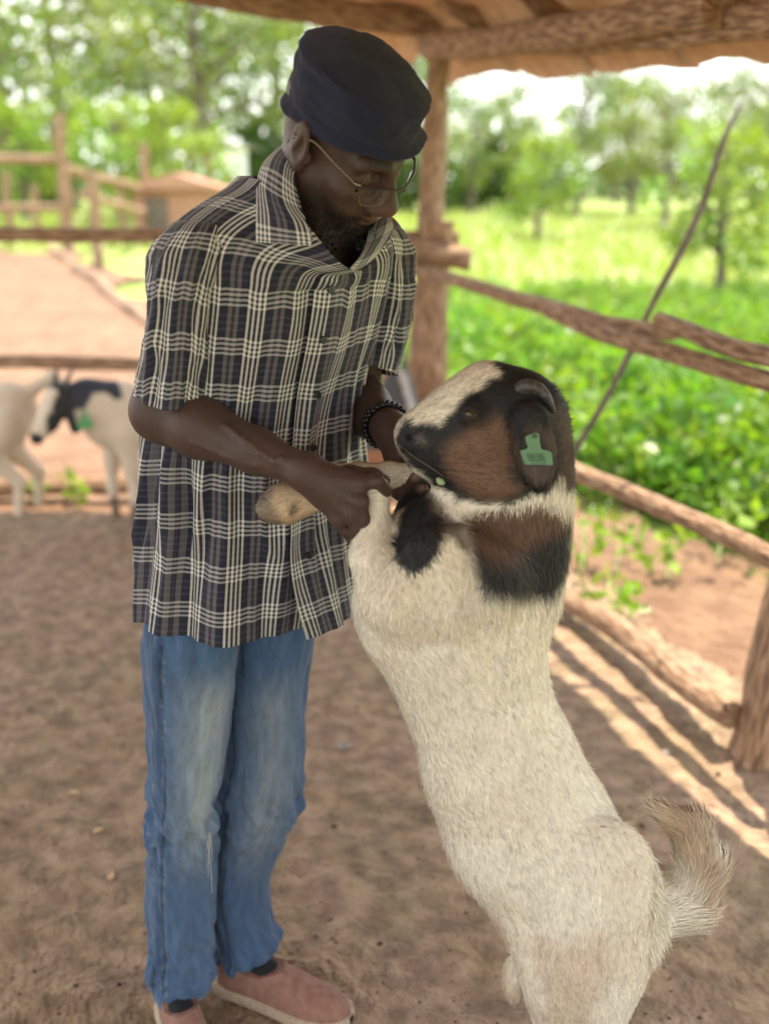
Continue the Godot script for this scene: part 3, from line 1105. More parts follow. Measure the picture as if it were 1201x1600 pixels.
func man_body(man: Node) -> void:
	var b := Body.new()
	var pn := FastNoiseLite.new()
	pn.seed = 2
	pn.frequency = 60.0
	var base := Color(0.076, 0.045, 0.036)
	# --- head and neck ---
	var h := []
	var hb := head_b
	h.append(ell(HL(0, 0.035, -0.022), Vector3(0.070, 0.078, 0.090) * HS, 0.02, hb))
	h.append(ell(HL(0, -0.028, 0.028), Vector3(0.061, 0.082, 0.060) * HS, 0.03, hb))
	for s in [-1.0, 1.0]:
		h.append(cap(HL(0.052 * s, -0.055, 0.0), HL(0.016 * s, -0.100, 0.062), 0.021, 0.016, 0.03))
		h.append(ell(HL(0.046 * s, -0.026, 0.058), Vector3(0.022, 0.017, 0.022) * HS, 0.025, hb))
		h.append(cap(HL(0.012 * s, 0.020, 0.086), HL(0.046 * s, 0.021, 0.070), 0.011, 0.010, 0.016))
		h.append(ell(HL(0.033 * s, -0.002, 0.088), Vector3(0.019, 0.012, 0.013) * HS, 0.014, hb, true))
		h.append(ell(HL(0.033 * s, -0.004, 0.0675), Vector3(0.0155, 0.0145, 0.0155) * HS, 0.004, hb))
		h.append(cap(HL(0.019 * s, -0.008, 0.0815), HL(0.047 * s, -0.007, 0.0765), 0.0035, 0.003, 0.005))
		h.append(ell(HL(0.0165 * s, -0.047, 0.097), Vector3(0.0135, 0.0110, 0.0135) * HS, 0.007, hb))
		h.append(ell(HL(0.009 * s, -0.054, 0.102), Vector3(0.0045, 0.004, 0.005) * HS, 0.004, hb, true))
		# ear
		var eb := hb * Basis(Vector3.UP, 0.35 * s) * Basis(Vector3.RIGHT, -0.2)
		h.append(ell(HL(0.079 * s, 0.004, -0.018), Vector3(0.0085, 0.033, 0.021) * HS, 0.006, eb))
		h.append(ell(HL(0.081 * s, -0.028, -0.008), Vector3(0.008, 0.011, 0.010) * HS, 0.008, eb))
		h.append(ell(HL(0.089 * s, 0.004, -0.016), Vector3(0.009, 0.024, 0.0145) * HS, 0.005, eb, true))
		h.append(cap(HL(0.083 * s, 0.018, -0.018), HL(0.082 * s, -0.008, -0.022), 0.004, 0.004, 0.006))
		h.append(ell(HL(0.079 * s, -0.010, 0.003), Vector3(0.005, 0.010, 0.006) * HS, 0.006, eb))
		# nasolabial fold and cheek
		h.append(ell(HL(0.040 * s, -0.062, 0.060), Vector3(0.020, 0.022, 0.020) * HS, 0.02, hb))
	h.append(ell(HL(0, -0.107, 0.064), Vector3(0.024, 0.017, 0.018) * HS, 0.02, hb))
	h.append(cap(HL(0, 0.006, 0.089), HL(0, -0.036, 0.109), 0.009, 0.0125, 0.012))
	h.append(ell(HL(0, -0.043, 0.110), Vector3(0.0165, 0.0130, 0.014) * HS, 0.008, hb))
	h.append(ell(HL(0, -0.066, 0.087), Vector3(0.027, 0.012, 0.013) * HS, 0.012, hb))
	h.append(ell(HL(0, -0.0705, 0.092), Vector3(0.023, 0.006, 0.009) * HS, 0.006, hb))
	h.append(ell(HL(0, -0.082, 0.089), Vector3(0.020, 0.0065, 0.010) * HS, 0.006, hb))
	h.append(cap(HL(-0.026, -0.0775, 0.092), HL(0.026, -0.0775, 0.092), 0.0018, 0.0018, 0.005, 1.0, true))
	var nb := Vector3(-0.112, 1.43, -1.605)
	h.append(cap(HL(0, -0.035, -0.030), nb, 0.053, 0.062, 0.03))
	h.append(cap(HL(0, -0.075, 0.012), nb + FW * 0.030 + Vector3(0, -0.05, 0), 0.028, 0.028, 0.03))
	h.append(cap(HL(0.055, -0.03, -0.03), nb + FW * 0.06 + Vector3(0.0, -0.04, 0), 0.014, 0.013, 0.02))
	h.append(ell(nb + Vector3(0, -0.08, 0) + FW * 0.005, Vector3(0.08, 0.05, 0.045), 0.03, Basis(Vector3.UP, TH)))
	var inv := head_b.inverse()
	var paint := func(p: Vector3, n: Vector3) -> Color:
		var q := inv * (p - head_c) / HS
		var c := base
		var m := pn.get_noise_3d(p.x * 0.3, p.y * 0.3, p.z * 0.3)
		c = c * (1.0 + 0.16 * m)
		# beard along jaw, chin and lip
		var jaw := smoothstep(-0.062, -0.082, q.y - absf(q.x) * 0.28 + (q.z - 0.06) * 0.25) * smoothstep(-0.145, -0.115, q.y)
		jaw *= smoothstep(-0.01, 0.03, q.z)
		var lipzone := exp(-pow(q.x / 0.026, 2.0)) * smoothstep(-0.063, -0.068, q.y) * smoothstep(-0.091, -0.086, q.y) * smoothstep(0.08, 0.086, q.z)
		jaw *= 1.0 - lipzone
		var stub := clampf(jaw * (0.75 + 0.7 * pn.get_noise_3d(p.x * 4.0, p.y * 4.0, p.z * 4.0)), 0.0, 1.0)
		c = c.lerp(Color(0.016, 0.014, 0.014), stub * 0.85)
		c = c.lerp(Color(0.115, 0.055, 0.046), lipzone * 0.7)
		var nose := exp(-(pow((absf(q.x) - 0.012) / 0.012, 2.0) + pow((q.y + 0.045) / 0.013, 2.0))) * smoothstep(0.085, 0.1, q.z)
		c = c.lerp(Color(0.17, 0.080, 0.066), nose * 0.7)
		var br := exp(-pow((q.y - 0.024 - 0.004 * sin(absf(q.x) * 60.0)) / 0.0055, 2.0)) * smoothstep(0.05, 0.065, q.z) * smoothstep(0.006, 0.014, absf(q.x)) * smoothstep(0.056, 0.044, absf(q.x))
		c = c.lerp(Color(0.012, 0.010, 0.010), br * 0.8)
		return Color(c.r, c.g, c.b)
	net(b, h, box_of(h, 0.01), 0.0031, paint)
	beard(man, b, inv)
	# --- right forearm and hand, gripping the near foreleg ---
	var arm_paint := func(p: Vector3, n: Vector3) -> Color:
		var c := base * (1.0 + 0.14 * pn.get_noise_3d(p.x * 0.25, p.y * 0.25, p.z * 0.25))
		return Color(c.r, c.g, c.b)
	var r := []
	var sh := P(300, 385, 1.53)
	var el := P(252, 642, 1.565)
	var wr := P(480, 738, 1.435)
	r.append(cap(sh + Vector3(0, -0.03, 0), el, 0.044, 0.040, 0.02))
	r.append(cap(el, el.lerp(wr, 0.28), 0.039, 0.042, 0.03))
	r.append(cap(el.lerp(wr, 0.28), el.lerp(wr, 0.66), 0.042, 0.029, 0.02))
	r.append(cap(el.lerp(wr, 0.66), wr, 0.029, 0.0225, 0.02))
	r.append(cap(P(245, 655, 1.59), P(270, 668, 1.57), 0.024, 0.022, 0.02))
	# veins and tendons
	var bare := r.duplicate()
	for line in [[[352, 664], [385, 690], [408, 708], [430, 722], [462, 731]], [[430, 722], [440, 716], [472, 724]], [[300, 690], [350, 712], [400, 728]]]:
		var vp := []
		var vr := []
		for q in line:
			vp.append(P(q[0], q[1], ray_hit(q[0], q[1], bare) + 0.0006))
			vr.append(0.0030)
		for q in chain(vp, vr, 0.005):
			r.append(q)
	var k1 := P(563, 754, 1.418)
	var k2 := P(562, 783, 1.408)
	var k3 := P(548, 803, 1.413)
	var k4 := P(528, 810, 1.425)
	var side := P(503, 770, 1.432)
	r.append(cap(wr, k1, 0.021, 0.0125, 0.014))
	r.append(cap(wr, k2, 0.022, 0.0125, 0.012))
	r.append(cap(wr, k3, 0.021, 0.0120, 0.012))
	r.append(cap(side, k4, 0.0165, 0.0115, 0.012))
	r.append(cap(wr, side, 0.022, 0.018, 0.014))
	for q in chain([k1, P(590, 753, 1.413), P(603, 766, 1.428), P(600, 776, 1.452)], [0.0100, 0.0090, 0.0084, 0.0076], 0.004): r.append(q)
	for q in chain([k2, P(568, 812, 1.412), P(562, 838, 1.430), P(556, 846, 1.452)], [0.0100, 0.0090, 0.0085, 0.0076], 0.004): r.append(q)
	for q in chain([k3, P(556, 828, 1.421), P(556, 848, 1.440), P(562, 850, 1.462)], [0.0096, 0.0086, 0.0080, 0.0072], 0.004): r.append(q)
	for q in chain([k4, P(540, 830, 1.436), P(549, 842, 1.455), P(556, 840, 1.472)], [0.0090, 0.0080, 0.0074, 0.0068], 0.004): r.append(q)
	for q in chain([P(505, 748, 1.452), P(548, 742, 1.462), P(582, 744, 1.462), P(600, 752, 1.455)], [0.016, 0.0125, 0.0105, 0.0090], 0.010): r.append(q)
	# knuckles, tendons on the back of the hand
	for kk in [k1, k2, k3, k4]:
		r.append(ell(kk + Vector3(0, 0, 0.004), Vector3.ONE * 0.0112, 0.006))
		r.append(cap(wr.lerp(kk, 0.35) + Vector3(0, 0, 0.014), kk + Vector3(0, 0, 0.008), 0.003, 0.0035, 0.008))
	net(b, r, box_of(r, 0.01), 0.0036, arm_paint)
	# --- left forearm and hand, under the far foreleg ---
	var l := []
	var lsh := P(585, 380, 1.75)
	var lel := P(548, 622, 1.80)
	var lwr := P(612, 672, 1.625)
	l.append(cap(lsh, lel, 0.048, 0.042, 0.02))
	l.append(cap(lel, lel.lerp(lwr, 0.35), 0.042, 0.042, 0.03))
	l.append(cap(lel.lerp(lwr, 0.35), lwr, 0.042, 0.027, 0.02))
	var palm := P(634, 706, 1.575)
	l.append(cap(lwr, palm, 0.026, 0.024, 0.015))
	l.append(cap(lwr, P(650, 690, 1.565), 0.022, 0.018, 0.012))
	l.append(cap(lwr, P(618, 718, 1.58), 0.022, 0.018, 0.012))
	for q in chain([P(640, 720, 1.570), P(634, 770, 1.560), P(636, 768, 1.530), P(649, 746, 1.512)], [0.0112, 0.0105, 0.0100, 0.0085], 0.005): l.append(q)
	for q in chain([P(652, 718, 1.565), P(646, 778, 1.555), P(648, 780, 1.525), P(661, 764, 1.508)], [0.0112, 0.0105, 0.0100, 0.0085], 0.005): l.append(q)
	for q in chain([P(628, 722, 1.575), P(620, 768, 1.565), P(624, 772, 1.540), P(632, 758, 1.530)], [0.0110, 0.0100, 0.0095, 0.0080], 0.005): l.append(q)
	for q in chain([P(618, 720, 1.580), P(610, 758, 1.572), P(614, 766, 1.552), P(620, 756, 1.545)], [0.0100, 0.0090, 0.0085, 0.0075], 0.005): l.append(q)
	for q in chain([P(648, 690, 1.575), P(668, 712, 1.560), P(672, 735, 1.545)], [0.0130, 0.0110, 0.0090], 0.008): l.append(q)
	var tips := [P(650, 745, 1.506), P(662, 763, 1.502)]
	var lpaint := func(p: Vector3, n: Vector3) -> Color:
		var c := base * (1.0 + 0.14 * pn.get_noise_3d(p.x * 0.25, p.y * 0.25, p.z * 0.25))
		for t in tips:
			c = c.lerp(Color(0.30, 0.17, 0.14), clampf(1.3 - p.distance_to(t) / 0.008, 0.0, 0.9))
		return Color(c.r, c.g, c.b)
	net(b, l, box_of(l, 0.01), 0.004, lpaint)
	# --- the rest of the body, inside the clothes ---
	var t := []
	t.append(cap(Vector3(-0.165, 1.28, -1.66), Vector3(-0.21, 1.0, -1.69), 0.080, 0.085, 0.04))
	t.append(cap(nb + Vector3(0, -0.02, 0), Vector3(-0.165, 1.28, -1.66), 0.045, 0.075, 0.04))
	t.append(cap(sh + Vector3(0, -0.03, 0), lsh + Vector3(0, -0.03, 0), 0.032, 0.032, 0.04))
	t.append(cap(Vector3(-0.30, 0.92, -1.65), P(290, 1270, 1.645), 0.055, 0.036, 0.04))
	t.append(cap(P(290, 1270, 1.645), P(285, 1530, 1.69), 0.036, 0.026, 0.03))
	t.append(cap(Vector3(-0.165, 0.92, -1.75), P(405, 1260, 1.735), 0.055, 0.036, 0.04))
	t.append(cap(P(405, 1260, 1.735), P(385, 1490, 1.785), 0.036, 0.026, 0.03))
	t.append(cap(Vector3(-0.30, 0.95, -1.66), Vector3(-0.165, 0.95, -1.74), 0.07, 0.07, 0.04))
	net(b, t, box_of(t, 0.02), 0.014, arm_paint)
	var m := tri_mat(noise_tex(91, 0.05, [[0.0, Color(0.80, 0.80, 0.80)], [0.5, Color(0.95, 0.95, 0.95)], [1.0, Color(1, 1, 1)]], 256, 4), 14.0, 0.48, noise_tex(92, 0.12, [], 256, 3), 0.09, true)
	m.metallic_specular = 0.4
	m.subsurf_scatter_enabled = true
	m.subsurf_scatter_strength = 0.06
	obj("body", body_mesh(b), m, man)

# short curled hairs along the jaw and chin
func beard(man: Node, b: Body, inv: Basis) -> void:
	var g := RandomNumberGenerator.new()
	g.seed = 33
	var v := PackedVector3Array()
	var n := PackedVector3Array()
	var idx := PackedInt32Array()
	for i in b.v.size():
		var q := inv * (b.v[i] - head_c) / HS
		if q.z < 0.0 or q.y > -0.064 - (0.02 if absf(q.x) < 0.03 else 0.0) or q.y < -0.128:
			continue
		if absf(q.x) < 0.028 and q.y > -0.092 and q.z > 0.085:
			continue
		var dens := smoothstep(-0.05, -0.09, q.y) * (0.5 + 0.8 * smoothstep(0.02, 0.06, q.z))
		for k in 2:
			if g.randf() > dens * 0.34:
				continue
			var nn := b.n[i]
			var f := (Vector3(g.randfn(), g.randfn() - 0.8, g.randfn()) * 0.6 + nn * 0.9).normalized()
			var sd := f.cross(Vector3(g.randfn(), g.randfn(), g.randfn())).normalized() * 0.0005
			var p := b.v[i] + Vector3(g.randfn(), g.randfn(), g.randfn()) * 0.0012
			var ln := g.randf_range(0.003, 0.008)
			var o := v.size()
			var mid := p + f * ln * 0.6
			v.append_array([p - sd, p + sd, mid + sd, mid - sd, mid + (f + Vector3(g.randfn(), g.randfn(), g.randfn()) * 0.8) * ln * 0.5])
			var gn2 := (mid + sd - p).cross(sd * 2.0).normalized()
			n.append_array([gn2, gn2, gn2, gn2, gn2])
			idx.append_array([o, o + 1, o + 2, o, o + 2, o + 3, o + 3, o + 2, o + 4])
	if v.size() > 0:
		obj("beard", amesh(v, n, idx), mat(lin(0.010, 0.009, 0.009), 0.7), man, "stuff")

func shirt_material() -> StandardMaterial3D:
	var m := mat(Color.WHITE, 0.88)
	m.albedo_texture = plaid()
	m.uv1_scale = Vector3(1.0 / 0.060, 1.0 / 0.070, 1.0)
	m.texture_filter = BaseMaterial3D.TEXTURE_FILTER_LINEAR_WITH_MIPMAPS
	m.rim_enabled = true
	m.rim = 0.25
	return m

# depth of the nearest point of a cloud of rows that projects onto a pixel
func px_of(p: Vector3) -> Vector3:
	var q := cam_basis.inverse() * (p - CAM)
	return Vector3(600.5 + F * q.x / -q.z, 800.0 - F * q.y / -q.z, -p.z)

func depth_at(cloud: Array, x: float, y: float, fallback: float) -> float:
	var best := 99.0
	for q in cloud:
		if absf(q.x - x) < 9.0 and absf(q.y - y) < 9.0 and q.z < best:
			best = q.z
	return best if best < 50.0 else fallback

func man_shirt(man: Node) -> void:
	var m := shirt_material()
	M.shirt = m
	# --- body of the shirt ---
	var nphi := 220
	var ns := 130
	var rows := []
	var uvs := []
	var cloud := []
	var arc := [0.0]
	var span0 := -0.10
	var span1 := TAU + 0.16
	for c in nphi:
		var a0 := lerpf(span0, span1, float(c) / nphi)
		var a1 := lerpf(span0, span1, float(c + 1) / nphi)
		arc.append(arc[-1] + torso_pt(3.0, a0).distance_to(torso_pt(3.0, a1)))
	var vlen := []
	for j in ns + 3:
		var jj := maxi(j - 2, 0)
		var s := 11.0 * jj / ns
		var row := PackedVector3Array()
		var ur := PackedVector2Array()
		for c in nphi + 1:
			var u := float(c) / nphi
			var phi := lerpf(span0, span1, u)
			var y0 := torso_key(s)[0] as float
			# the two fronts part below the last button
			var open := pow(clampf((0.98 - y0) / 0.15, 0.0, 1.0), 1.5)
			var near_l := exp(-pow((phi - span0) / 0.5, 2.0))
			var near_r := exp(-pow((phi - span1) / 0.5, 2.0))
			var ph := phi + open * (0.10 * near_l - 0.03 * near_r)
			var off := shirt_fold(ph, y0, s) + 0.006 * clampf(1.0 - (phi - span0) / 0.6, 0.0, 1.0) - 0.004 * clampf(1.0 - (span1 - phi) / 0.3, 0.0, 1.0)
			off += open * (0.035 * near_l - 0.004 * near_r)
			# placket ridge
			var pl := (arc[c] as float)
			off += 0.0022 * smoothstep(0.034, 0.032, pl) * clampf((s - 0.0) * 2.0, 0.0, 1.0)
			if j == 0:
				off -= 0.005
			elif j == 1:
				off -= 0.001
			var p := torso_pt(s, ph, off)
			# shirt-tail: hem a little lower at the middle of each front, higher at the sides
			var hem := clampf(1.0 - s / 3.0, 0.0, 1.0)
			p.y -= hem * hem * (0.022 * absf(cos(ph)) - 0.012)
			if j == 0:
				p.y += 0.012
			row.append(p)
			var vv := 0.0
			if j > 0:
				vv = (uvs[j - 1][c] as Vector2).y - p.distance_to(rows[j - 1][c])
			ur.append(Vector2(arc[c], vv))
			if c % 2 == 0:
				cloud.append(px_of(p))
		rows.append(row)
		uvs.append(ur)
	obj("shirt_body", skin(rows, false, uvs, [], true), m, man)
	# --- sleeves ---
	sleeve(man, m, [P(326, 340, 1.555), P(304, 380, 1.538), P(288, 450, 1.536), P(279, 540, 1.544), P(270, 612, 1.555)], [0.040, 0.052, 0.049, 0.050, 0.052], [0.056, 0.064, 0.062, 0.060, 0.058], 3, Vector3(0.12, -0.25, 0.0))
	sleeve(man, m, [P(572, 350, 1.735), P(584, 385, 1.750), P(582, 450, 1.760), P(574, 520, 1.775), P(562, 572, 1.76)], [0.050, 0.060, 0.060, 0.060, 0.062], [0.06, 0.066, 0.066, 0.066, 0.062], 8, Vector3(0.25, 0.25, 0.35))
	# --- collar ---
	var dep := func(x: float, y: float, lift: float) -> Vector3:
		var e: float = depth_at(cloud, x, y, 1.52)
		return P(x, y, e - lift)
	collar(man, m, [[P(440, 226, 1.60), P(452, 222, 1.575), P(466, 226, 1.548)],
		[P(414, 250, 1.575), P(436, 250, 1.530), P(460, 275, 1.505)],
		[P(402, 280, 1.535), P(430, 300, 1.490), P(470, 322, 1.478)],
		[P(400, 330, 1.492), P(436, 342, 1.466), P(480, 352, 1.462)],
		[P(400, 378, 1.474), P(440, 381, 1.456), P(488, 384, 1.452)]], 0.0)
	collar(man, m, [[P(580, 350, 1.60), P(594, 341, 1.63), P(606, 336, 1.66)],
		[P(576, 362, 1.575), P(594, 350, 1.60), P(612, 342, 1.64)],
		[P(572, 380, 1.540), P(592, 368, 1.565), P(614, 356, 1.615)],
		[P(563, 400, 1.500), P(580, 393, 1.525), P(606, 376, 1.585)],
		[P(547, 419, 1.472), P(562, 420, 1.490), P(590, 398, 1.55)]], 0.3)
	# --- buttons on the placket ---
	var bm := mat(lin(0.012, 0.012, 0.014), 0.35)
	for q in [[517, 452], [505, 531], [497, 617], [490, 700], [487, 790], [483, 868]]:
		var c: Vector3 = dep.call(q[0], q[1], 0.004)
		var st := SurfaceTool.new()
		var dir := (FW + Vector3(0, 0.05, 0.2)).normalized()
		var bb := frame_of(dir)
		st.append_from(tube([c - dir * 0.0015, c + dir * 0.001, c + dir * 0.0018], [0.0055, 0.0058, 0.0046], 14), 0, Transform3D.IDENTITY)
		obj("button", st.commit(), bm, man)

func sleeve(man: Node, m: Material, cs: Array, rx: Array, rz: Array, sd: int, tilt: Vector3) -> void:
	var rows := []
	var uvs := []
	var n := 60
	var seg := 72
	for j in n + 3:
		var jj: int = mini(j, n)
		var s := float(jj) / n * (cs.size() - 1)
		var i := int(clampf(floor(s), 0, cs.size() - 2))
		var t := s - i
		var c: Vector3 = (cs[i] as Vector3).cubic_interpolate(cs[i + 1], cs[max(i - 1, 0)], cs[min(i + 2, cs.size() - 1)], t)
		var a := lerpf(rx[i], rx[i + 1], t)
		var b := lerpf(rz[i], rz[i + 1], t)
		var e := s / (cs.size() - 1)
		if j < 5:
			var q := j / 5.0
			a *= sqrt(1.0 - pow(1.0 - q, 2.0)) * 0.9 + 0.1
			b *= sqrt(1.0 - pow(1.0 - q, 2.0)) * 0.9 + 0.1
		var row := PackedVector3Array()
		var ur := PackedVector2Array()
		for k in seg + 1:
			var phi := TAU * (k % seg) / seg
			var f := fold.get_noise_3d(cos(phi) * 1.6 + sd, sin(phi) * 1.6, e * 1.8 + sd * 3) * 0.012 + (1.0 - absf(fold.get_noise_3d(cos(phi) * 2.4 + sd * 2, sin(phi) * 2.4, e * 2.4)) * 2.4) * 0.005
			f *= clampf(e * 3.0, 0.0, 1.0) * (1.0 - 0.45 * smoothstep(0.8, 1.0, e))
			if j == n + 1:
				f -= 0.002
			elif j == n + 2:
				f -= 0.006
			var p := c + Vector3(cos(phi) * (a + f), 0, sin(phi) * (b + f))
			p.y += tilt.x * cos(phi) * a * e * -1.0 + tilt.y * sin(phi) * b * e
			p += Vector3(0, 0.012, 0) * (1.0 if j == n + 2 else 0.0)
			row.append(p)
			var vv := 0.0
			if j > 0:
				vv = (uvs[j - 1][k] as Vector2).y + p.distance_to(rows[j - 1][k])
			ur.append(Vector2(float(k) / seg * TAU * 0.062 + 0.017, vv))
		rows.append(row)
		uvs.append(ur)
	obj("sleeve", skin(rows, true, uvs), m, man)
	# stitched hem
	var hem := []
	for k in seg + 1:
		hem.append(rows[n - 6][k] + (rows[n - 6][k] - cs[-1]).normalized() * 0.0006)

func collar(man: Node, m: Material, pts: Array, u0: float) -> void:
	# a leaf from a small net of points, made fine and given an edge
	var nr := 24
	var nc := 16
	var rows := []
	var uvs := []
	for side in [0, 1]:
		for jj in nr + 1:
			var j: int = jj if side == 0 else nr - jj
			var s := float(j) / nr * (pts.size() - 1)
			var i := int(clampf(floor(s), 0, pts.size() - 2))
			var t := s - i
			var row := PackedVector3Array()
			var ur := PackedVector2Array()
			var q := []
			for k in 3:
				q.append((pts[i][k] as Vector3).cubic_interpolate(pts[i + 1][k], pts[max(i - 1, 0)][k], pts[min(i + 2, pts.size() - 1)][k], t))
			for c in nc + 1:
				var e := float(c) / nc
				var p: Vector3 = (q[0] as Vector3) * (2.0 * (e - 0.5) * (e - 1.0)) + (q[1] as Vector3) * (4.0 * e * (1.0 - e)) + (q[2] as Vector3) * (2.0 * e * (e - 0.5))
				p.z -= 0.0022 * side
				row.append(p)
				ur.append(Vector2(e * (q[0] as Vector3).distance_to(q[2]) + u0, s * 0.036 + 0.02))
			rows.append(row)
			uvs.append(ur)
	rows.append(rows[0])
	uvs.append(uvs[0])
	obj("collar", skin(rows, false, uvs), m, man)

func denim() -> StandardMaterial3D:
	var im := Image.create(256, 256, false, Image.FORMAT_RGB8)
	var g := RandomNumberGenerator.new()
	g.seed = 21
	var nz := FastNoiseLite.new()
	nz.frequency = 0.03
	nz.seed = 4
	for y in 256:
		for x in 256:
			var tw := 0.88 if (x + y * 2) % 6 < 3 else 1.06
			var v := tw * g.randf_range(0.84, 1.14) * (1.0 + 0.12 * nz.get_noise_2d(x, y * 0.25))
			im.set_pixel(x, y, Color(v * 0.88, v * 0.88, v * 0.88))
	var m := mat(Color.WHITE, 0.9, true)
	im.generate_mipmaps()
	m.albedo_texture = ImageTexture.create_from_image(im)
	m.uv1_scale = Vector3(9, 9, 1)
	m.rim_enabled = true
	m.rim = 0.2
	return m

func man_jeans(man: Node) -> void:
	var m := denim()
	# rows: pixel y, left, right, distance, depth as a share of the width, then the fade of the dye
	var right := [[905, 240, 366, 1.662, 1.0], [960, 230, 370, 1.656, 1.0], [1010, 222, 374, 1.650, 1.0], [1060, 223, 368, 1.648, 0.95], [1120, 228, 360, 1.644, 0.95], [1180, 232, 352, 1.640, 0.95],
		[1240, 234, 343, 1.638, 0.98], [1285, 233, 340, 1.640, 1.0], [1330, 231, 338, 1.650, 1.0], [1390, 231, 336, 1.665, 1.0], [1450, 233, 335, 1.680, 1.0], [1500, 236, 333, 1.690, 1.0], [1525, 238, 331, 1.692, 1.02], [1545, 240, 330, 1.694, 1.02]]
	var left := [[905, 340, 500, 1.745, 0.95], [950, 344, 497, 1.745, 0.95], [1000, 346, 490, 1.745, 0.95], [1050, 348, 482, 1.742, 0.95], [1110, 350, 479, 1.735, 0.95], [1170, 350, 476, 1.728, 0.95],
		[1225, 338, 471, 1.722, 0.98], [1262, 336, 467, 1.722, 1.0], [1310, 328, 446, 1.735, 1.0], [1360, 324, 425, 1.750, 1.02], [1410, 325, 420, 1.762, 1.04], [1445, 333, 428, 1.776, 1.04], [1470, 334, 437, 1.782, 1.04], [1488, 336, 430, 1.786, 1.04], [1498, 338, 424, 1.788, 1.04]]
	var deep := Color(0.036, 0.078, 0.170)
	var pale := Color(0.34, 0.40, 0.43)
	var blue := Color(0.080, 0.155, 0.285)
	var which := 0
	for rows_px in [right, left]:
		var keys := []
		for q in rows_px:
			var a := P(q[1], q[0], q[3])
			var b := P(q[2], q[0], q[3])
			keys.append([(a + b) * 0.5, a.distance_to(b) * 0.5, a.distance_to(b) * 0.5 * q[4], q[0]])
		var rows := []
		var uvs := []
		var cols := []
		var n := 170
		var seg := 90
		var along := 0.0
		var last := Vector3.ZERO
		var ks := keys.size()
		for j in n + 3:
			var jj: int = mini(j, n)
			var s := float(jj) / n * (ks - 1)
			var i := int(clampf(floor(s), 0, ks - 2))
			var t := s - i
			var k0: Array = keys[max(i - 1, 0)]
			var k1: Array = keys[i]
			var k2: Array = keys[i + 1]
			var k3: Array = keys[min(i + 2, ks - 1)]
			var c: Vector3 = (k1[0] as Vector3).cubic_interpolate(k2[0], k0[0], k3[0], t)
			var a := cubic_interpolate(k1[1], k2[1], k0[1], k3[1], t)
			var b := cubic_interpolate(k1[2], k2[2], k0[2], k3[2], t)
			var y := lerpf(k1[3], k2[3], t)
			if j > 0:
				along += c.distance_to(last)
			last = c
			var row := PackedVector3Array()
			var ur := PackedVector2Array()
			var cr := PackedColorArray()
			for k in seg + 1:
				var phi := TAU * (k % seg) / seg
				var cs := cos(phi)
				var sn := sin(phi)
				var h := c.y
				# bunching at the knee and above the hem
				var knee := exp(-pow((y - (1275.0 if which == 0 else 1250.0)) / 60.0, 2.0))
				var low := smoothstep(1400.0, 1500.0, y)
				var f := 0.006 * fold.get_noise_3d(cs * 1.5 + which * 9, sn * 1.5, h * 4.0)
				f += (knee * 0.016 + low * 0.014) * (fold.get_noise_3d(cs * 1.4 + 30.0 + which * 7, sn * 1.4, h * 19.0 + cs * 1.5) + 0.4 * (0.5 - absf(fold.get_noise_3d(cs * 2.0, sn * 2.0 + which * 5, h * 30.0 + sn * 2.0))))
				f += 0.006 * (0.4 - absf(fold.get_noise_3d(cs * 1.2 + 3.0, sn * 1.2 + which * 4.0, h * 9.0 + cs * 3.0))) * (1.0 - low)
				f *= 1.0 - 0.7 * smoothstep(n - 16.0, n - 2.0, jj)
				# raised seam at the outside and the inside
				var seam := minf(absf(wrapf(phi - 2.15, -PI, PI)), absf(wrapf(phi - 2.15 - PI, -PI, PI)))
				var sd := seam * a
				f += 0.0022 * smoothstep(0.009, 0.006, sd) - 0.0016 * exp(-pow((sd - 0.010) / 0.0018, 2.0))
				if j == n - 9 or j == n - 10:
					f -= 0.0012
				if j == n + 1:
					f -= 0.003
				if j == n + 2:
					f -= 0.008
				var p := c + Vector3(cs * (a + f), 0, sn * (b + f))
				if j == n + 2:
					p.y += 0.012
				p.y += 0.006 * low * sin(phi * 2.0 + which)
				row.append(p)
				ur.append(Vector2(float(k) / seg * TAU * a, along))
				# worn dye: pale thigh and knee fronts, whiskers, deep blue at the sides and low down
				var wn := fold.get_noise_3d(cs * 3.0 + which, sn * 3.0, h * 7.0)
				var fine := fold.get_noise_3d(cs * 14.0, sn * 14.0 + which, h * 60.0)
				var frontc := 0.62 if which == 0 else 0.30
				var ff := exp(-pow(wrapf(phi - (PI * 0.5 - frontc), -PI, PI) / 0.62, 2.0))
				var zone := smoothstep(1000.0, 1090.0, y) * smoothstep(1380.0, 1240.0, y)
				var fade := clampf(ff * zone * (0.95 + 0.6 * wn) + 0.12 * fine * ff, 0.0, 1.0)
				fade = maxf(fade, 0.45 * clampf(fine * 2.0, 0.0, 1.0) * exp(-pow((sd - 0.012) / 0.006, 2.0)))
				fade = maxf(fade, 0.5 * smoothstep(n - 7.0, n, j) * (0.6 + fine))
				var col := blue.lerp(deep, clampf(0.5 - ff * 0.9 + 0.6 * wn, 0.0, 1.0)).lerp(pale, fade)
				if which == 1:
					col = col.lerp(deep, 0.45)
				if absf(sd - 0.0112) < 0.0017:
					col = col * 0.40
				cr.append(Color(col.r, col.g, col.b))
			rows.append(row)
			uvs.append(ur)
			cols.append(cr)
		obj("trouser_leg", skin(rows, true, uvs, cols), m, man)
		which += 1
	# torn threads at the right knee
	var st := SurfaceTool.new()
	var g := RandomNumberGenerator.new()
	g.seed = 9
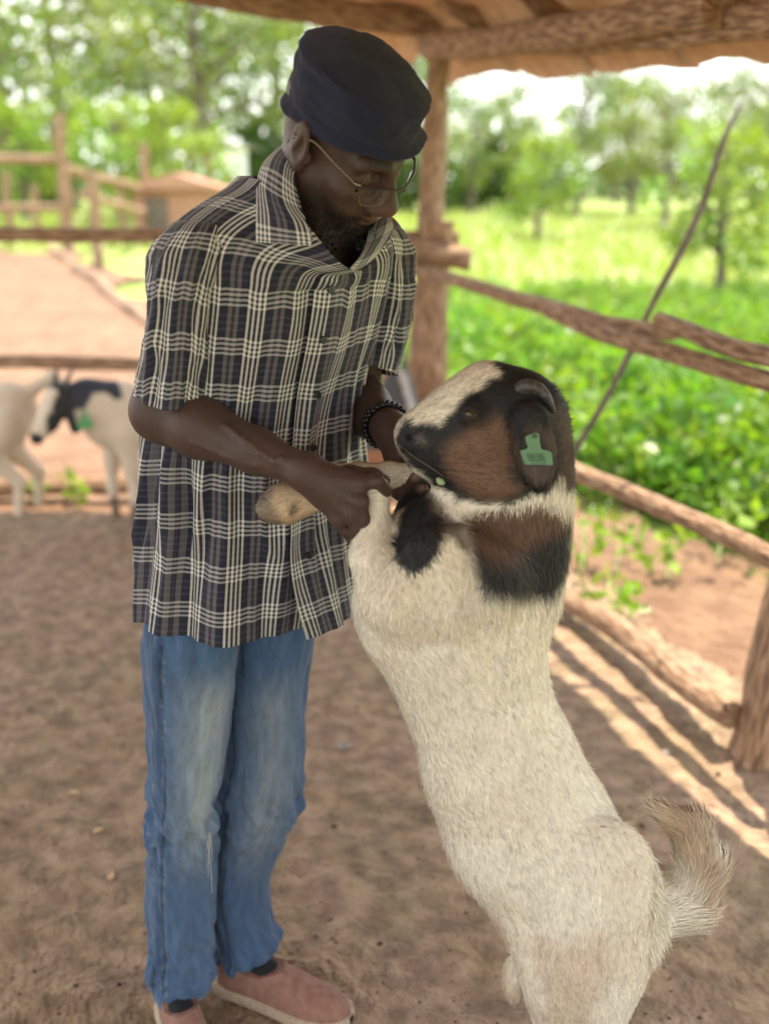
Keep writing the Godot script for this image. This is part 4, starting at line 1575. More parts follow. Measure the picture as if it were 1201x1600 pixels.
	for i in 8:
		var x := g.randf_range(323, 330)
		var y := g.randf_range(1300, 1345)
		var a := P(x, y, 1.585)
		var b := P(x + g.randf_range(-3, 3), y + g.randf_range(15, 60), 1.585)
		st.append_from(tube([a, a.lerp(b, 0.5) + Vector3(0.001, 0, 0.003), b], [0.0004, 0.0005, 0.0003], 5), 0, Transform3D.IDENTITY)
	obj("torn_threads", st.commit(), mat(lin(0.42, 0.43, 0.42), 0.9), man)

func man_shoes(man: Node) -> void:
	var up := tri_mat(noise_tex(61, 0.03, [[0.0, lin(0.18, 0.085, 0.058)], [0.5, lin(0.245, 0.122, 0.085)], [1.0, lin(0.33, 0.19, 0.14)]], 256, 4), 6.0, 0.8)
	var so := tri_mat(noise_tex(62, 0.05, [[0.0, lin(0.30, 0.22, 0.15)], [1.0, lin(0.55, 0.44, 0.32)]], 256, 4), 8.0, 0.85)
	var sk := mat(lin(0.010, 0.010, 0.011), 0.9)
	var feet := [[G(345, 1522, 0.045), G(541, 1585, 0.045)], [G(270, 1550, 0.045), G(318, 1720, 0.045)]]
	for ft in feet:
		var heel: Vector3 = ft[0]
		var toe: Vector3 = ft[1]
		heel.y = 0.042
		toe.y = 0.042
		var ax := (toe - heel).normalized()
		var sd := Vector3.UP.cross(ax).normalized()
		toe = heel + ax * 0.272
		# section: half width, top height, half width of the opening
		var secs := [[0.0, 0.012, 0.052, 0.010], [0.03, 0.026, 0.062, 0.020], [0.12, 0.034, 0.060, 0.029], [0.25, 0.034, 0.052, 0.031], [0.38, 0.036, 0.052, 0.030], [0.47, 0.039, 0.064, 0.020], [0.52, 0.041, 0.068, 0.0], [0.62, 0.045, 0.058, 0.0], [0.75, 0.047, 0.048, 0.0], [0.87, 0.042, 0.040, 0.0], [0.95, 0.030, 0.031, 0.0], [0.99, 0.014, 0.020, 0.0], [1.0, 0.004, 0.012, 0.0]]
		var rows := []
		var srows := []
		for s in secs:
			var c: Vector3 = heel.lerp(toe, s[0])
			var row := PackedVector3Array()
			for k in 25:
				var a := lerpf(-1.0, 1.0, k / 24.0)
				var e := absf(a)
				var rise := pow(1.0 - e, 0.55)
				var x: float = lerpf(s[1], s[3], smoothstep(0.0, 1.0, 1.0 - e)) if s[3] > 0.0 else s[1] * pow(e, 0.6)
				var y: float = s[2] * (rise if s[3] == 0.0 else pow(1.0 - e, 0.8))
				row.append(c + sd * x * signf(a if a != 0 else 1.0) + Vector3(0, y, 0))
			rows.append(row)
			var sr := PackedVector3Array()
			for k in 13:
				var q: Array = [[-1.0, 0.004], [-1.06, 0.0], [-1.06, -0.014], [-0.98, -0.018], [-0.5, -0.018], [0.0, -0.018], [0.5, -0.018], [0.98, -0.018], [1.06, -0.014], [1.06, 0.0], [1.0, 0.004], [0.0, 0.003], [-1.0, 0.004]][k]
				sr.append(c + sd * ((s[1] + 0.004) * q[0]) + ax * (0.006 * (s[0] * 2.0 - 1.0)) + Vector3(0, q[1], 0))
			srows.append(sr)
		# split the upper: quarters round the heel, then the vamp
		obj("shoe_upper", skin(rows, false), up, man)
		obj("shoe_sole", skin(srows, true), so, man)
		var st := SurfaceTool.new()
		var ank: Vector3 = P(381, 1490, 1.787) if ft == feet[0] else P(285, 1535, 1.694)
		obj("sock", tube([heel + ax * 0.03 + Vector3(0, 0.02, 0), heel + ax * 0.06 + Vector3(0, 0.03, 0), heel + ax * 0.12 + Vector3(0, 0.032, 0), heel + ax * 0.20 + Vector3(0, 0.018, 0)], [0.022, 0.028, 0.029, 0.02], 14, 0.0, 1, 3), sk, man)
		obj("sock", tube([heel + ax * 0.065 + Vector3(0, 0.02, 0), ank, ank + Vector3(0, 0.05, 0)], [0.032, 0.031, 0.030], 14, 0.0, 1, 3), sk, man)

func man_hat(man: Node) -> void:
	# a loose dark knitted hat in the head's own axes: [height, half width, front, back, shift to his left]
	var keys := [[0.000, 0.077, 0.101, 0.095, 0.0], [0.008, 0.079, 0.103, 0.097, 0.0], [0.030, 0.078, 0.099, 0.096, 0.0], [0.055, 0.078, 0.095, 0.097, 0.0], [0.080, 0.082, 0.091, 0.102, 0.004], [0.100, 0.080, 0.080, 0.100, 0.006], [0.112, 0.071, 0.065, 0.090, 0.006], [0.121, 0.053, 0.047, 0.070, 0.004], [0.127, 0.032, 0.028, 0.046, 0.0], [0.129, 0.0002, 0.0002, 0.0002, 0.0]]
	var rows := []
	var uvs := []
	var seg := 96
	var n := 80
	var no := FastNoiseLite.new()
	no.seed = 17
	no.frequency = 1.0
	for j in n + 3:
		var jj: int = maxi(j - 2, 0)
		var s := float(jj) / n * (keys.size() - 1)
		var i := int(clampf(floor(s), 0, keys.size() - 2))
		var t := s - i
		var k := []
		for q in 5:
			k.append(cubic_interpolate(keys[i][q], keys[i + 1][q], keys[max(i - 1, 0)][q], keys[min(i + 2, keys.size() - 1)][q], t))
		var row := PackedVector3Array()
		var ur := PackedVector2Array()
		for c in seg + 1:
			var phi := TAU * (c % seg) / seg
			var cs := cos(phi)     # front
			var sn := sin(phi)     # his right
			var e := 0.86
			var fr: float = k[2] if cs > 0.0 else k[3]
			# hem rises at the front, sits low at the back
			var hem := clampf(1.0 - k[0] / 0.10, 0.0, 1.0)
			var u: float = 0.004 + hem * (0.024 + 0.024 * cs) + k[0] * (1.0 - 0.02 * hem)
			var cone := clampf(k[1] / 0.03, 0.0, 1.0)
			var wrinkle := 0.006 * no.get_noise_3d(cs * 1.3, sn * 1.3, u * 14.0) + 0.006 * (0.4 - absf(no.get_noise_3d(cs * 1.0 + 4.0, sn * 1.0, u * 22.0)))
			# the crown folds over in a soft ridge
			wrinkle += 0.007 * exp(-pow((u - 0.105 - 0.01 * sn) / 0.010, 2.0)) - 0.006 * exp(-pow((u - 0.121 - 0.012 * sn) / 0.008, 2.0))
			wrinkle *= cone
			var flare := 0.016 * exp(-pow((k[0]) / 0.014, 2.0)) * (0.2 + 0.8 * maxf(0.0, cs * 0.8 - sn * 0.6))
			if j == 0:
				flare -= 0.007
			elif j == 1:
				flare -= 0.001
			var a: float = signf(cs) * pow(absf(cs), e) * (fr + wrinkle + flare)
			var b: float = signf(sn) * pow(absf(sn), e) * (k[1] + wrinkle + flare) - k[4] * cone
			row.append(HL(b, u + (0.006 if j == 0 else 0.0), a - 0.004))
			ur.append(Vector2(float(c) / seg * 0.6, u))
		rows.append(row)
		uvs.append(ur)
	var m := mat(lin(0.0075, 0.0105, 0.0300), 0.95)
	var im := Image.create(64, 64, false, Image.FORMAT_L8)
	for y in 64:
		for x in 64:
			im.set_pixel(x, y, Color.from_hsv(0, 0, 0.5 + 0.35 * sin(x * TAU / 8.0) * (0.6 + 0.4 * sin(y * TAU / 8.0 + (x / 8) * PI))))
	m.heightmap_enabled = true
	m.heightmap_texture = ImageTexture.create_from_image(im)
	m.heightmap_scale = 0.08
	m.uv1_scale = Vector3(60, 60, 1)
	m.rim_enabled = true
	m.rim = 0.5
	obj("hat", skin(rows, true, uvs), m, man)
	# the seam round the crown and its folded ridge
	var sp := []
	var sr := []
	for i in 13:
		var a := lerpf(-0.4, 2.6, i / 12.0)
		sp.append(HL(sin(a) * 0.0815 - 0.004, 0.104 + 0.010 * sin(a), cos(a) * (0.084 if cos(a) > 0 else 0.096) - 0.004))
		sr.append(0.0022)
	obj("hat_seam", tube(sp, sr, 6, 0.1, 5, 4), m, man)

func man_glasses(man: Node) -> void:
	var fm := mat(lin(0.20, 0.16, 0.11), 0.28)
	fm.metallic = 0.9
	var dk := mat(lin(0.02, 0.018, 0.016), 0.3)
	var nh := HL(0.067, 0.004, 0.086)
	var fh := HL(-0.067, 0.004, 0.086)
	var g := Node3D.new()
	g.name = "glasses"
	man.add_child(g)
	obj("temple", tube([nh, HL(0.077, 0.014, 0.045), HL(0.082, 0.022, 0.004), HL(0.083, 0.006, -0.030)], [0.0016, 0.0015, 0.0015, 0.002], 8, 0, 1, 4), fm, g)
	obj("temple", tube([fh, HL(-0.077, 0.014, 0.045), HL(-0.082, 0.022, 0.004), HL(-0.083, 0.006, -0.030)], [0.0022, 0.0020, 0.0015, 0.002], 8, 0, 1, 4), dk, g)
	obj("hinge", tube([nh + head_b * Vector3(-0.004, 0, 0.002), nh + head_b * Vector3(0.002, 0.0005, -0.006)], [0.0034, 0.0030], 8), fm, g)
	obj("top_bar", tube([nh, HL(0.045, 0.004, 0.103), HL(0.018, 0.001, 0.115), HL(0.0, 0.001, 0.119), HL(-0.018, 0.001, 0.115), HL(-0.045, 0.004, 0.103), fh], [0.0017, 0.0017, 0.0016, 0.0018, 0.0016, 0.0017, 0.0020], 8, 0, 1, 5), dk, g)
	var gl := mat(Color(0.95, 0.97, 0.96, 0.02), 0.02)
	gl.transparency = BaseMaterial3D.TRANSPARENCY_ALPHA
	for s in [1.0, -1.0]:
		var rows := []
		for j in 7:
			var row := PackedVector3Array()
			var v := j / 6.0
			for i in 9:
				var u := i / 8.0
				var inset := 0.004 * pow(v, 3.0)
				var r := lerpf(0.020 + inset, 0.062 - inset, u)
				var ff := lerpf(0.114, 0.092, u * u * 0.6 + u * 0.4)
				row.append(HL(r * s, 0.003 - 0.030 * v, ff - 0.002 * v))
			rows.append(row)
		obj("lens", skin(rows, false), gl, g)
		var rim := [HL(0.020 * s, 0.002, 0.114), HL(0.021 * s, -0.012, 0.1135), HL(0.027 * s, -0.026, 0.110), HL(0.042 * s, -0.029, 0.103), HL(0.056 * s, -0.026, 0.0945), HL(0.062 * s, -0.012, 0.0915), HL(0.063 * s, 0.003, 0.0915)]
		obj("rim", tube(rim, [0.0009, 0.0009, 0.0009, 0.0009, 0.0009, 0.0009, 0.0011], 6, 0, 1, 4), fm, g)

func man_bracelet(man: Node) -> void:
	var lel := P(548, 622, 1.80)
	var lwr := P(612, 672, 1.625)
	var c := lel.lerp(lwr, 0.86)
	var b := frame_of(lwr - lel)
	var m := mat(lin(0.008, 0.008, 0.009), 0.28)
	var g := Node3D.new()
	g.name = "bracelet"
	man.add_child(g)
	var sm := SphereMesh.new()
	sm.radius = 0.0046
	sm.height = 0.0092
	sm.radial_segments = 8
	sm.rings = 5
	for row in 2:
		for i in 26:
			var a := TAU * (i + 0.5 * row) / 26
			var o := MeshInstance3D.new()
			o.name = "bead"
			o.mesh = sm
			o.material_override = m
			g.add_child(o, true)
			o.position = c - (man as Node3D).position + b * Vector3(cos(a) * 0.0345, sin(a) * 0.0345, (row - 0.5) * 0.008)

# ---------- the goat ----------
const GD := 1.45
var GP := []            # primitives of the goat
var GFLOW := []         # which way the hair lies on each

func gp(prims, flow: Vector3) -> void:
	if prims[0] is Array:
		for q in prims:
			GP.append(q)
			GFLOW.append(flow)
	else:
		GP.append(prims)
		GFLOW.append(flow)

func ray_hit(px: float, py: float, prims: Array, d0 := 1.1, d1 := 1.8) -> float:
	var d := d0
	while d < d1:
		var f := sdf(P(px, py, d), prims)
		if f < 0.0006:
			return d
		d += maxf(f * 0.8, 0.001)
	return d1

# outlines on the goat's flank, drawn in its own upright plane
func flank(pts: Array, d := 1.41) -> PackedVector2Array:
	var out := PackedVector2Array()
	for i in range(0, pts.size(), 2):
		var p := P(pts[i], pts[i + 1], d)
		out.append(Vector2(p.x, p.y))
	return out

func poly_dist(q: Vector2, poly: PackedVector2Array) -> float:
	# signed distance, negative inside
	var best := 1e9
	var inside := false
	var n := poly.size()
	var j := n - 1
	for i in n:
		var a := poly[i]
		var b := poly[j]
		var e := b - a
		var w := q - a
		var t := clampf(w.dot(e) / e.length_squared(), 0.0, 1.0)
		best = minf(best, (w - e * t).length_squared())
		if (a.y > q.y) != (b.y > q.y) and q.x < (b.x - a.x) * (q.y - a.y) / (b.y - a.y) + a.x:
			inside = not inside
		j = i
	var d := sqrt(best)
	return -d if inside else d

func make_goat() -> void:
	var dn := Vector3(0.35, -1, 0)
	# trunk, from chest to rump, deeper than it is broad
	gp(chain([P(712, 905, 1.45), P(714, 970, 1.45), P(741, 1080, 1.45), P(782, 1200, 1.45), P(826, 1298, 1.45), P(888, 1388, 1.45), P(950, 1420, 1.45)], [0.126, 0.122, 0.099, 0.109, 0.120, 0.116, 0.088], 0.03, 0.82), dn)
	gp(ell(P(636, 940, 1.45), Vector3(0.070, 0.070, 0.080), 0.04), Vector3(0, -1, 0))
	gp(ell(P(832, 880, 1.45), Vector3(0.040, 0.09, 0.06), 0.04), Vector3(0, -1, 0))
	# shoulders
	gp(cap(P(745, 905, 1.375), P(640, 935, 1.375), 0.066, 0.050, 0.03), Vector3(0.1, -1, 0))
	gp(cap(P(745, 905, 1.525), P(650, 930, 1.525), 0.066, 0.050, 0.03), Vector3(0.1, -1, 0))
	# neck
	gp(chain([P(738, 895, 1.45), P(778, 825, 1.45), P(802, 752, 1.45), P(822, 700, 1.45)], [0.110, 0.086, 0.072, 0.058], 0.03, 0.64), Vector3(-0.15, -1, 0))
	# head
	var back := Vector3(1, 0.12, 0)
	gp(chain([P(790, 672, 1.45), P(750, 682, 1.45), P(718, 691, 1.45), P(664, 692, 1.45)], [0.080, 0.078, 0.066, 0.034], 0.014, 0.76), back)
	gp(ell(P(770, 622, 1.45), Vector3(0.048, 0.036, 0.046), 0.025), Vector3(1, 0.2, 0))
	gp(ell(P(816, 642, 1.45), Vector3(0.044, 0.042, 0.046), 0.03), Vector3(0.6, -1, 0))
	gp(cap(P(757, 603, 1.45), P(655, 668, 1.45), 0.030, 0.022, 0.02, 0.8), back)
	gp(ell(P(648, 680, 1.45), Vector3(0.026, 0.024, 0.026), 0.014), back)
	gp(ell(P(668, 722, 1.45), Vector3(0.024, 0.017, 0.020), 0.012), back)
	gp(ell(P(765, 735, 1.45), Vector3(0.050, 0.036, 0.064), 0.02), back)
	gp(cap(P(640, 706, 1.425), P(690, 728, 1.395), 0.0022, 0.0022, 0.006, 1.0, true), back)
	gp(cap(P(640, 706, 1.475), P(690, 728, 1.505), 0.0022, 0.0022, 0.006, 1.0, true), back)
	for s in [-1.0, 1.0]:
		gp(ell(P(737, 646, 1.45 + 0.047 * s), Vector3(0.020, 0.017, 0.018), 0.012), back)
		gp(ell(P(638, 684, 1.45 + 0.021 * s), Vector3(0.006, 0.004, 0.008), 0.006, Basis(Vector3.BACK, -0.5), true), back)
		# hanging ears
		var eb := Basis(Vector3.BACK, 0.16) * Basis(Vector3.UP, 0.25 * s)
		gp(ell(P(834, 700, 1.45 + 0.084 * s), Vector3(0.028, 0.057, 0.0110), 0.005, eb), Vector3(0.1, -1, 0))
		gp(ell(P(826, 655, 1.45 + 0.070 * s), Vector3(0.026, 0.022, 0.017), 0.012, eb), Vector3(0.1, -1, 0))
		gp(ell(P(838, 702, 1.45 + 0.097 * s), Vector3(0.016, 0.042, 0.0060), 0.006, eb, true), Vector3(0.1, -1, 0))
	# forelegs held up by the man
	gp(chain([P(612, 925, 1.395), P(583, 868, 1.41), P(585, 815, 1.430), P(586, 768, 1.442)], [0.050, 0.031, 0.0185, 0.0185], 0.012), Vector3(0.05, 1, 0) * -1.0)
	gp(chain([P(586, 768, 1.442), P(540, 772, 1.468), P(490, 781, 1.480), P(462, 786, 1.482)], [0.021, 0.0165, 0.0155, 0.0205], 0.010), Vector3(-1, -0.15, 0))
	gp(chain([P(462, 784, 1.482), P(440, 788, 1.482), P(424, 794, 1.482)], [0.0235, 0.0265, 0.020], 0.012), Vector3(-1, -0.3, 0))
	gp(ell(P(461, 797, 1.466), Vector3(0.006, 0.008, 0.006), 0.006), Vector3(-1, -1, 0))
	gp(chain([P(665, 880, 1.50), P(646, 838, 1.51), P(650, 800, 1.525), P(657, 752, 1.535)], [0.052, 0.036, 0.024, 0.021], 0.02), Vector3(0, -1, 0))
	gp(chain([P(657, 748, 1.535), P(610, 742, 1.55), P(560, 742, 1.56), P(520, 748, 1.56), P(492, 756, 1.558)], [0.022, 0.018, 0.017, 0.020, 0.020], 0.010), Vector3(-1, -0.05, 0))
	# hind legs
	for s in [-1.0, 1.0]:
		var z: float = 1.45 + 0.060 * s
		var off: float = 0.0 if s < 0 else -12.0
		gp(chain([P(930 + off, 1400, z), P(912 + off, 1485, z), P(908 + off, 1540, z), P(908 + off, 1600, z), P(938 + off, 1690, z)], [0.086, 0.092, 0.074, 0.052, 0.030], 0.03, 0.66), Vector3(0.1, -1, 0))
		gp(chain([P(938 + off, 1690, z), P(930 + off, 1775, z)], [0.030, 0.022], 0.02), Vector3(0, -1, 0))
		var hf: Vector3 = P(930 + off, 1775, z)
		gp(chain([hf, Vector3(hf.x - 0.02, 0.065, hf.z)], [0.022, 0.024], 0.015), Vector3(0, -1, 0))
	gp(ell(P(936, 1380, 1.378), Vector3(0.082, 0.105, 0.048), 0.02), dn)
	gp(ell(P(700, 905, 1.352), Vector3(0.060, 0.075, 0.030), 0.03, Basis(Vector3.BACK, 0.5)), dn)
	gp(ell(P(852, 1268, 1.325), Vector3(0.040, 0.080, 0.032), 0.04, Basis(Vector3.BACK, 0.5), true), dn)
	# shallow folds: before the thigh, and behind the shoulder
	var bare := GP.duplicate()
	for line in [[[812, 1400], [826, 1450], [838, 1500], [846, 1560]], [[800, 1120], [775, 1050], [762, 985]]]:
		var fp := []
		var fr := []
		for q in line:
			fp.append(P(q[0], q[1], ray_hit(q[0], q[1], bare) - 0.005))
			fr.append(0.009)
		for q in chain(fp, fr, 0.014):
			q[0] = 2
			gp(q, dn)
	gp(ell(P(803, 1530, 1.44), Vector3(0.019, 0.042, 0.022), 0.012), Vector3(0, -1, 0))
	# tail
	gp(chain([P(1000, 1425, 1.45), P(1070, 1410, 1.45), P(1096, 1355, 1.45), P(1080, 1300, 1.45), P(1030, 1265, 1.45)], [0.060, 0.044, 0.034, 0.027, 0.013], 0.016, 0.7), Vector3(0.2, 0.3, 0))
	# coat
	var nz := FastNoiseLite.new()
	nz.seed = 40
	nz.frequency = 30.0
	var head := flank([618, 694, 624, 668, 635, 663, 648, 668, 664, 662, 688, 665, 693, 653, 707, 643, 717, 629, 728, 616, 749, 609, 757, 597, 784, 589, 768, 572, 800, 560, 860, 580, 905, 660, 912, 768, 886, 768, 878, 740, 856, 768, 826, 768, 790, 782, 720, 780, 680, 764, 640, 735])
	var cheek := flank([715, 677, 728, 664, 749, 661, 771, 643, 787, 653, 792, 680, 800, 709, 797, 736, 808, 763, 773, 776, 733, 773, 712, 757, 696, 725, 685, 709, 696, 688])
	var nape := flank([862, 640, 905, 660, 912, 765, 884, 765, 872, 720])
	var patch_brown := flank([724, 812, 790, 803, 850, 798, 900, 826, 900, 856, 840, 866, 800, 884, 770, 882, 735, 852], 1.365)
	var patch_black := flank([726, 836, 770, 866, 800, 870, 840, 854, 905, 838, 905, 905, 868, 946, 835, 934, 795, 914, 752, 906], 1.365)
	var chest_black := flank([608, 842, 636, 790, 660, 770, 692, 802, 672, 842, 646, 860, 622, 856], 1.42)
	var streak := flank([655, 768, 676, 780, 726, 814, 720, 826, 684, 808])
	var thigh_tan := flank([848, 1462, 905, 1456, 938, 1438, 956, 1470, 928, 1560, 915, 1680, 836, 1680], 1.345)
	var tail_tan := flank([1020, 1240, 1110, 1250, 1130, 1400, 1100, 1440, 1078, 1380, 1060, 1330], 1.44)
	var paw := flank([400, 730, 505, 730, 505, 830, 400, 830], 1.48)
	var paw_tip := flank([400, 770, 428, 762, 436, 790, 450, 825, 400, 830], 1.47)
	var belly := flank([620, 1180, 640, 1180, 690, 1330, 790, 1460, 830, 1640, 780, 1640, 640, 1340])
	var ear_in := flank([818, 650, 850, 655, 858, 690, 850, 735, 830, 738, 812, 715, 808, 680])
	var nostril := flank([643, 688, 656, 680, 668, 688, 660, 698, 648, 697])
	var claw := flank([457, 784, 466, 784, 469, 796, 463, 806, 456, 796], 1.46)
	var white := Color(0.71, 0.655, 0.55)
	var paint := func(p: Vector3, n: Vector3) -> Color:
		var j := nz.get_noise_3d(p.x, p.y, p.z) * 0.007 + nz.get_noise_3d(p.x * 4.0, p.y * 4.0, p.z * 4.0) * 0.004
		var q := Vector2(p.x + j, p.y + j * 0.7)
		var big := nz.get_noise_3d(p.x * 0.12, p.y * 0.12 + 3.0, p.z * 0.12)
		var c := white.lerp(Color(0.54, 0.43, 0.29), clampf(0.1 + 1.1 * big, 0.0, 0.6))
		var w := 0.004
		c = c.lerp(Color(0.43, 0.285, 0.17), 0.5 * smoothstep(0.025, -0.025, poly_dist(q, thigh_tan)))
		c = c.lerp(Color(0.42, 0.27, 0.16), 0.55 * smoothstep(0.012, -0.02, poly_dist(q, belly)))
		c = c.lerp(Color(0.40, 0.235, 0.115), 0.6 * smoothstep(0.02, -0.02, poly_dist(q, tail_tan)))
		if q.y > 0.9:
			c = c.lerp(Color(0.010, 0.009, 0.010), smoothstep(w, -w, poly_dist(q, head)))
			c = c.lerp(Color(0.155, 0.083, 0.052), 0.95 * smoothstep(0.012, -0.014, poly_dist(q, cheek)))
			c = c.lerp(Color(0.075, 0.042, 0.028), 0.8 * smoothstep(0.012, -0.012, poly_dist(q, nape)))
			c = c.lerp(Color(0.12, 0.066, 0.042), smoothstep(w, -w, poly_dist(q, patch_brown)))
			c = c.lerp(Color(0.011, 0.011, 0.014), smoothstep(0.014, -0.012, poly_dist(q, patch_black)))
			c = c.lerp(Color(0.010, 0.009, 0.010), smoothstep(w, -w, poly_dist(q, chest_black)))
			c = c.lerp(Color(0.06, 0.035, 0.025), 0.8 * smoothstep(w, -w, poly_dist(q, streak)))
			c = c.lerp(Color(0.50, 0.33, 0.19), 0.8 * smoothstep(0.01, -0.01, poly_dist(q, paw)))
			c = c.lerp(Color(0.06, 0.045, 0.035), 0.8 * smoothstep(0.003, -0.003, poly_dist(q, claw)))
			c = c.lerp(Color(0.11, 0.09, 0.07), 0.8 * smoothstep(0.006, -0.006, poly_dist(q, paw_tip)))
		if q.y > 0.9:
			var ear := smoothstep(0.060, 0.068, absf(p.z + GD)) * smoothstep(0.006, -0.004, poly_dist(q, ear_in))
			c = c.lerp(Color(0.095, 0.066, 0.052), ear * 0.8)
			c = c.lerp(Color(0.13, 0.10, 0.09), 0.75 * smoothstep(0.004, -0.004, poly_dist(q, nostril)))
		if p.y < 0.095:
			c = Color(0.05, 0.045, 0.04)
		return Color(c.r, c.g, c.b)
	var b := Body.new()
	net(b, GP, box_of(GP, 0.01), 0.0055, paint)
	var goat := thing("standing_goat", "white goat with black and brown head standing upright, forelegs held by the man", "goat", Vector3(P(935, 1700, GD).x, 0.02, -GD))
	obj("body", body_mesh(b), mat(Color.WHITE, 0.75, true), goat)
	print("goat skin ", b.v.size(), " ", Time.get_ticks_msec())
	goat_coat(goat, b)
	print("coat ", Time.get_ticks_msec())
	goat_details(goat)

func goat_coat(goat: Node, b: Body) -> void:
	var g := RandomNumberGenerator.new()
	g.seed = 90
	var v := PackedVector3Array()
	var n := PackedVector3Array()
	var c := PackedColorArray()
	var idx := PackedInt32Array()
	# lie of the hair at every vertex, from the nearest primitive
	var flow := PackedVector3Array()
	flow.resize(b.v.size())
	var hl := PackedFloat32Array()
	hl.resize(b.v.size())
	var cn := FastNoiseLite.new()
	cn.seed = 5
	cn.frequency = 18.0
	for i in b.v.size():
		var p := b.v[i]
		var best := 1e9
		var f := Vector3.DOWN
		for k in GP.size():
			var q: Array = GP[k]
			if q[0] >= 2:
				continue
			var dd: float = p.distance_to(q[8]) - q[9]
			if dd > best:
				continue
			var e := sdf(p, [q])
			if e < best:
				best = e
				f = GFLOW[k]
				if q[0] == 0 and f.y > 0.25:
					f = ((q[2] as Vector3) - (q[1] as Vector3)).normalized() * 1.2
		f += Vector3(cn.get_noise_3d(p.x, p.y, p.z), cn.get_noise_3d(p.x + 9, p.y, p.z), 0) * 0.7
		flow[i] = f.normalized()
		var u := px_of(p)
		var ln := 0.0125
		if u.y < 780 and u.x > 610:
			ln = 0.0095 if u.x < 850 else 0.014
		elif u.y < 960 and u.x > 720:
			ln = 0.018
		elif u.x < 612 and u.y < 860:
			ln = 0.010
		if u.x > 1015 and u.y < 1500:
			ln = 0.030
		if u.y > 1480 and u.x < 1010:
			ln = 0.010
		hl[i] = ln
	var cl := FastNoiseLite.new()
	cl.seed = 15
	cl.frequency = 75.0
	cl.fractal_octaves = 2
	var eye_at := P(737, 648, ray_hit(737, 648, GP))
	var i := 0
	var per := 125000.0      # hairs per square metre
	while i < b.i.size():
		var ia := b.i[i]
		var ib := b.i[i + 1]
		var ic := b.i[i + 2]
		i += 3
		var pa := b.v[ia]
		var pb := b.v[ib]
		var pc := b.v[ic]
		var area := (pb - pa).cross(pc - pa).length() * 0.5
		var want := area * per * (1.6 if hl[ia] < 0.012 else 1.0)
		var m := int(want) + (1 if g.randf() < want - floor(want) else 0)
		for k in m:
			var r1 := sqrt(g.randf())
			var r2 := g.randf()
			var wa := 1.0 - r1
			var wb := r1 * (1.0 - r2)
			var wc := r1 * r2
			var nn := (b.n[ia] * wa + b.n[ib] * wb + b.n[ic] * wc).normalized()
			var p := pa * wa + pb * wb + pc * wc - nn * 0.0006
			var f := flow[ia]
			f = (f - nn * f.dot(nn))
			if f.length_squared() < 0.02:
				f = nn.cross(Vector3.BACK)
			f = (f.normalized() + Vector3(g.randfn(), g.randfn(), g.randfn()) * 0.16).normalized()
			var ln := hl[ia] * g.randf_range(0.55, 1.25)
			var sd := f.cross(nn).normalized() * (0.00062 * g.randf_range(0.7, 1.2))
			var lift := g.randf_range(0.05, 0.24)
			if p.distance_squared_to(eye_at) < 0.00026:
				continue
			var mid := p + f * ln * 0.5 + nn * ln * lift * 0.75
			var tip := p + f * ln + nn * ln * lift * 0.8
			var col := (b.c[ia] * wa + b.c[ib] * wb + b.c[ic] * wc) * (g.randf_range(0.78, 1.18) if hl[ia] > 0.0098 else g.randf_range(0.6, 1.4))
			col *= 1.0 + 0.26 * cl.get_noise_3d(p.x * 1.5, p.y * 0.3, p.z * 1.5)
			col = Color(col.r, col.g * g.randf_range(0.97, 1.02), col.b * g.randf_range(0.92, 1.04))
			var o := v.size()
			v.append_array([p - sd, p + sd, mid - sd * 0.9, mid + sd * 0.9, tip])
			n.append_array([nn, nn, nn, nn, nn])
			c.append_array([col, col, col, col, col])
			idx.append_array([o, o + 2, o + 1, o + 1, o + 2, o + 3, o + 2, o + 4, o + 3])
	print("hairs ", v.size() / 5)
	var m2 := mat(Color.WHITE, 0.7, true)
	obj("coat", amesh(v, n, idx, PackedVector2Array(), c), m2, goat, "stuff")

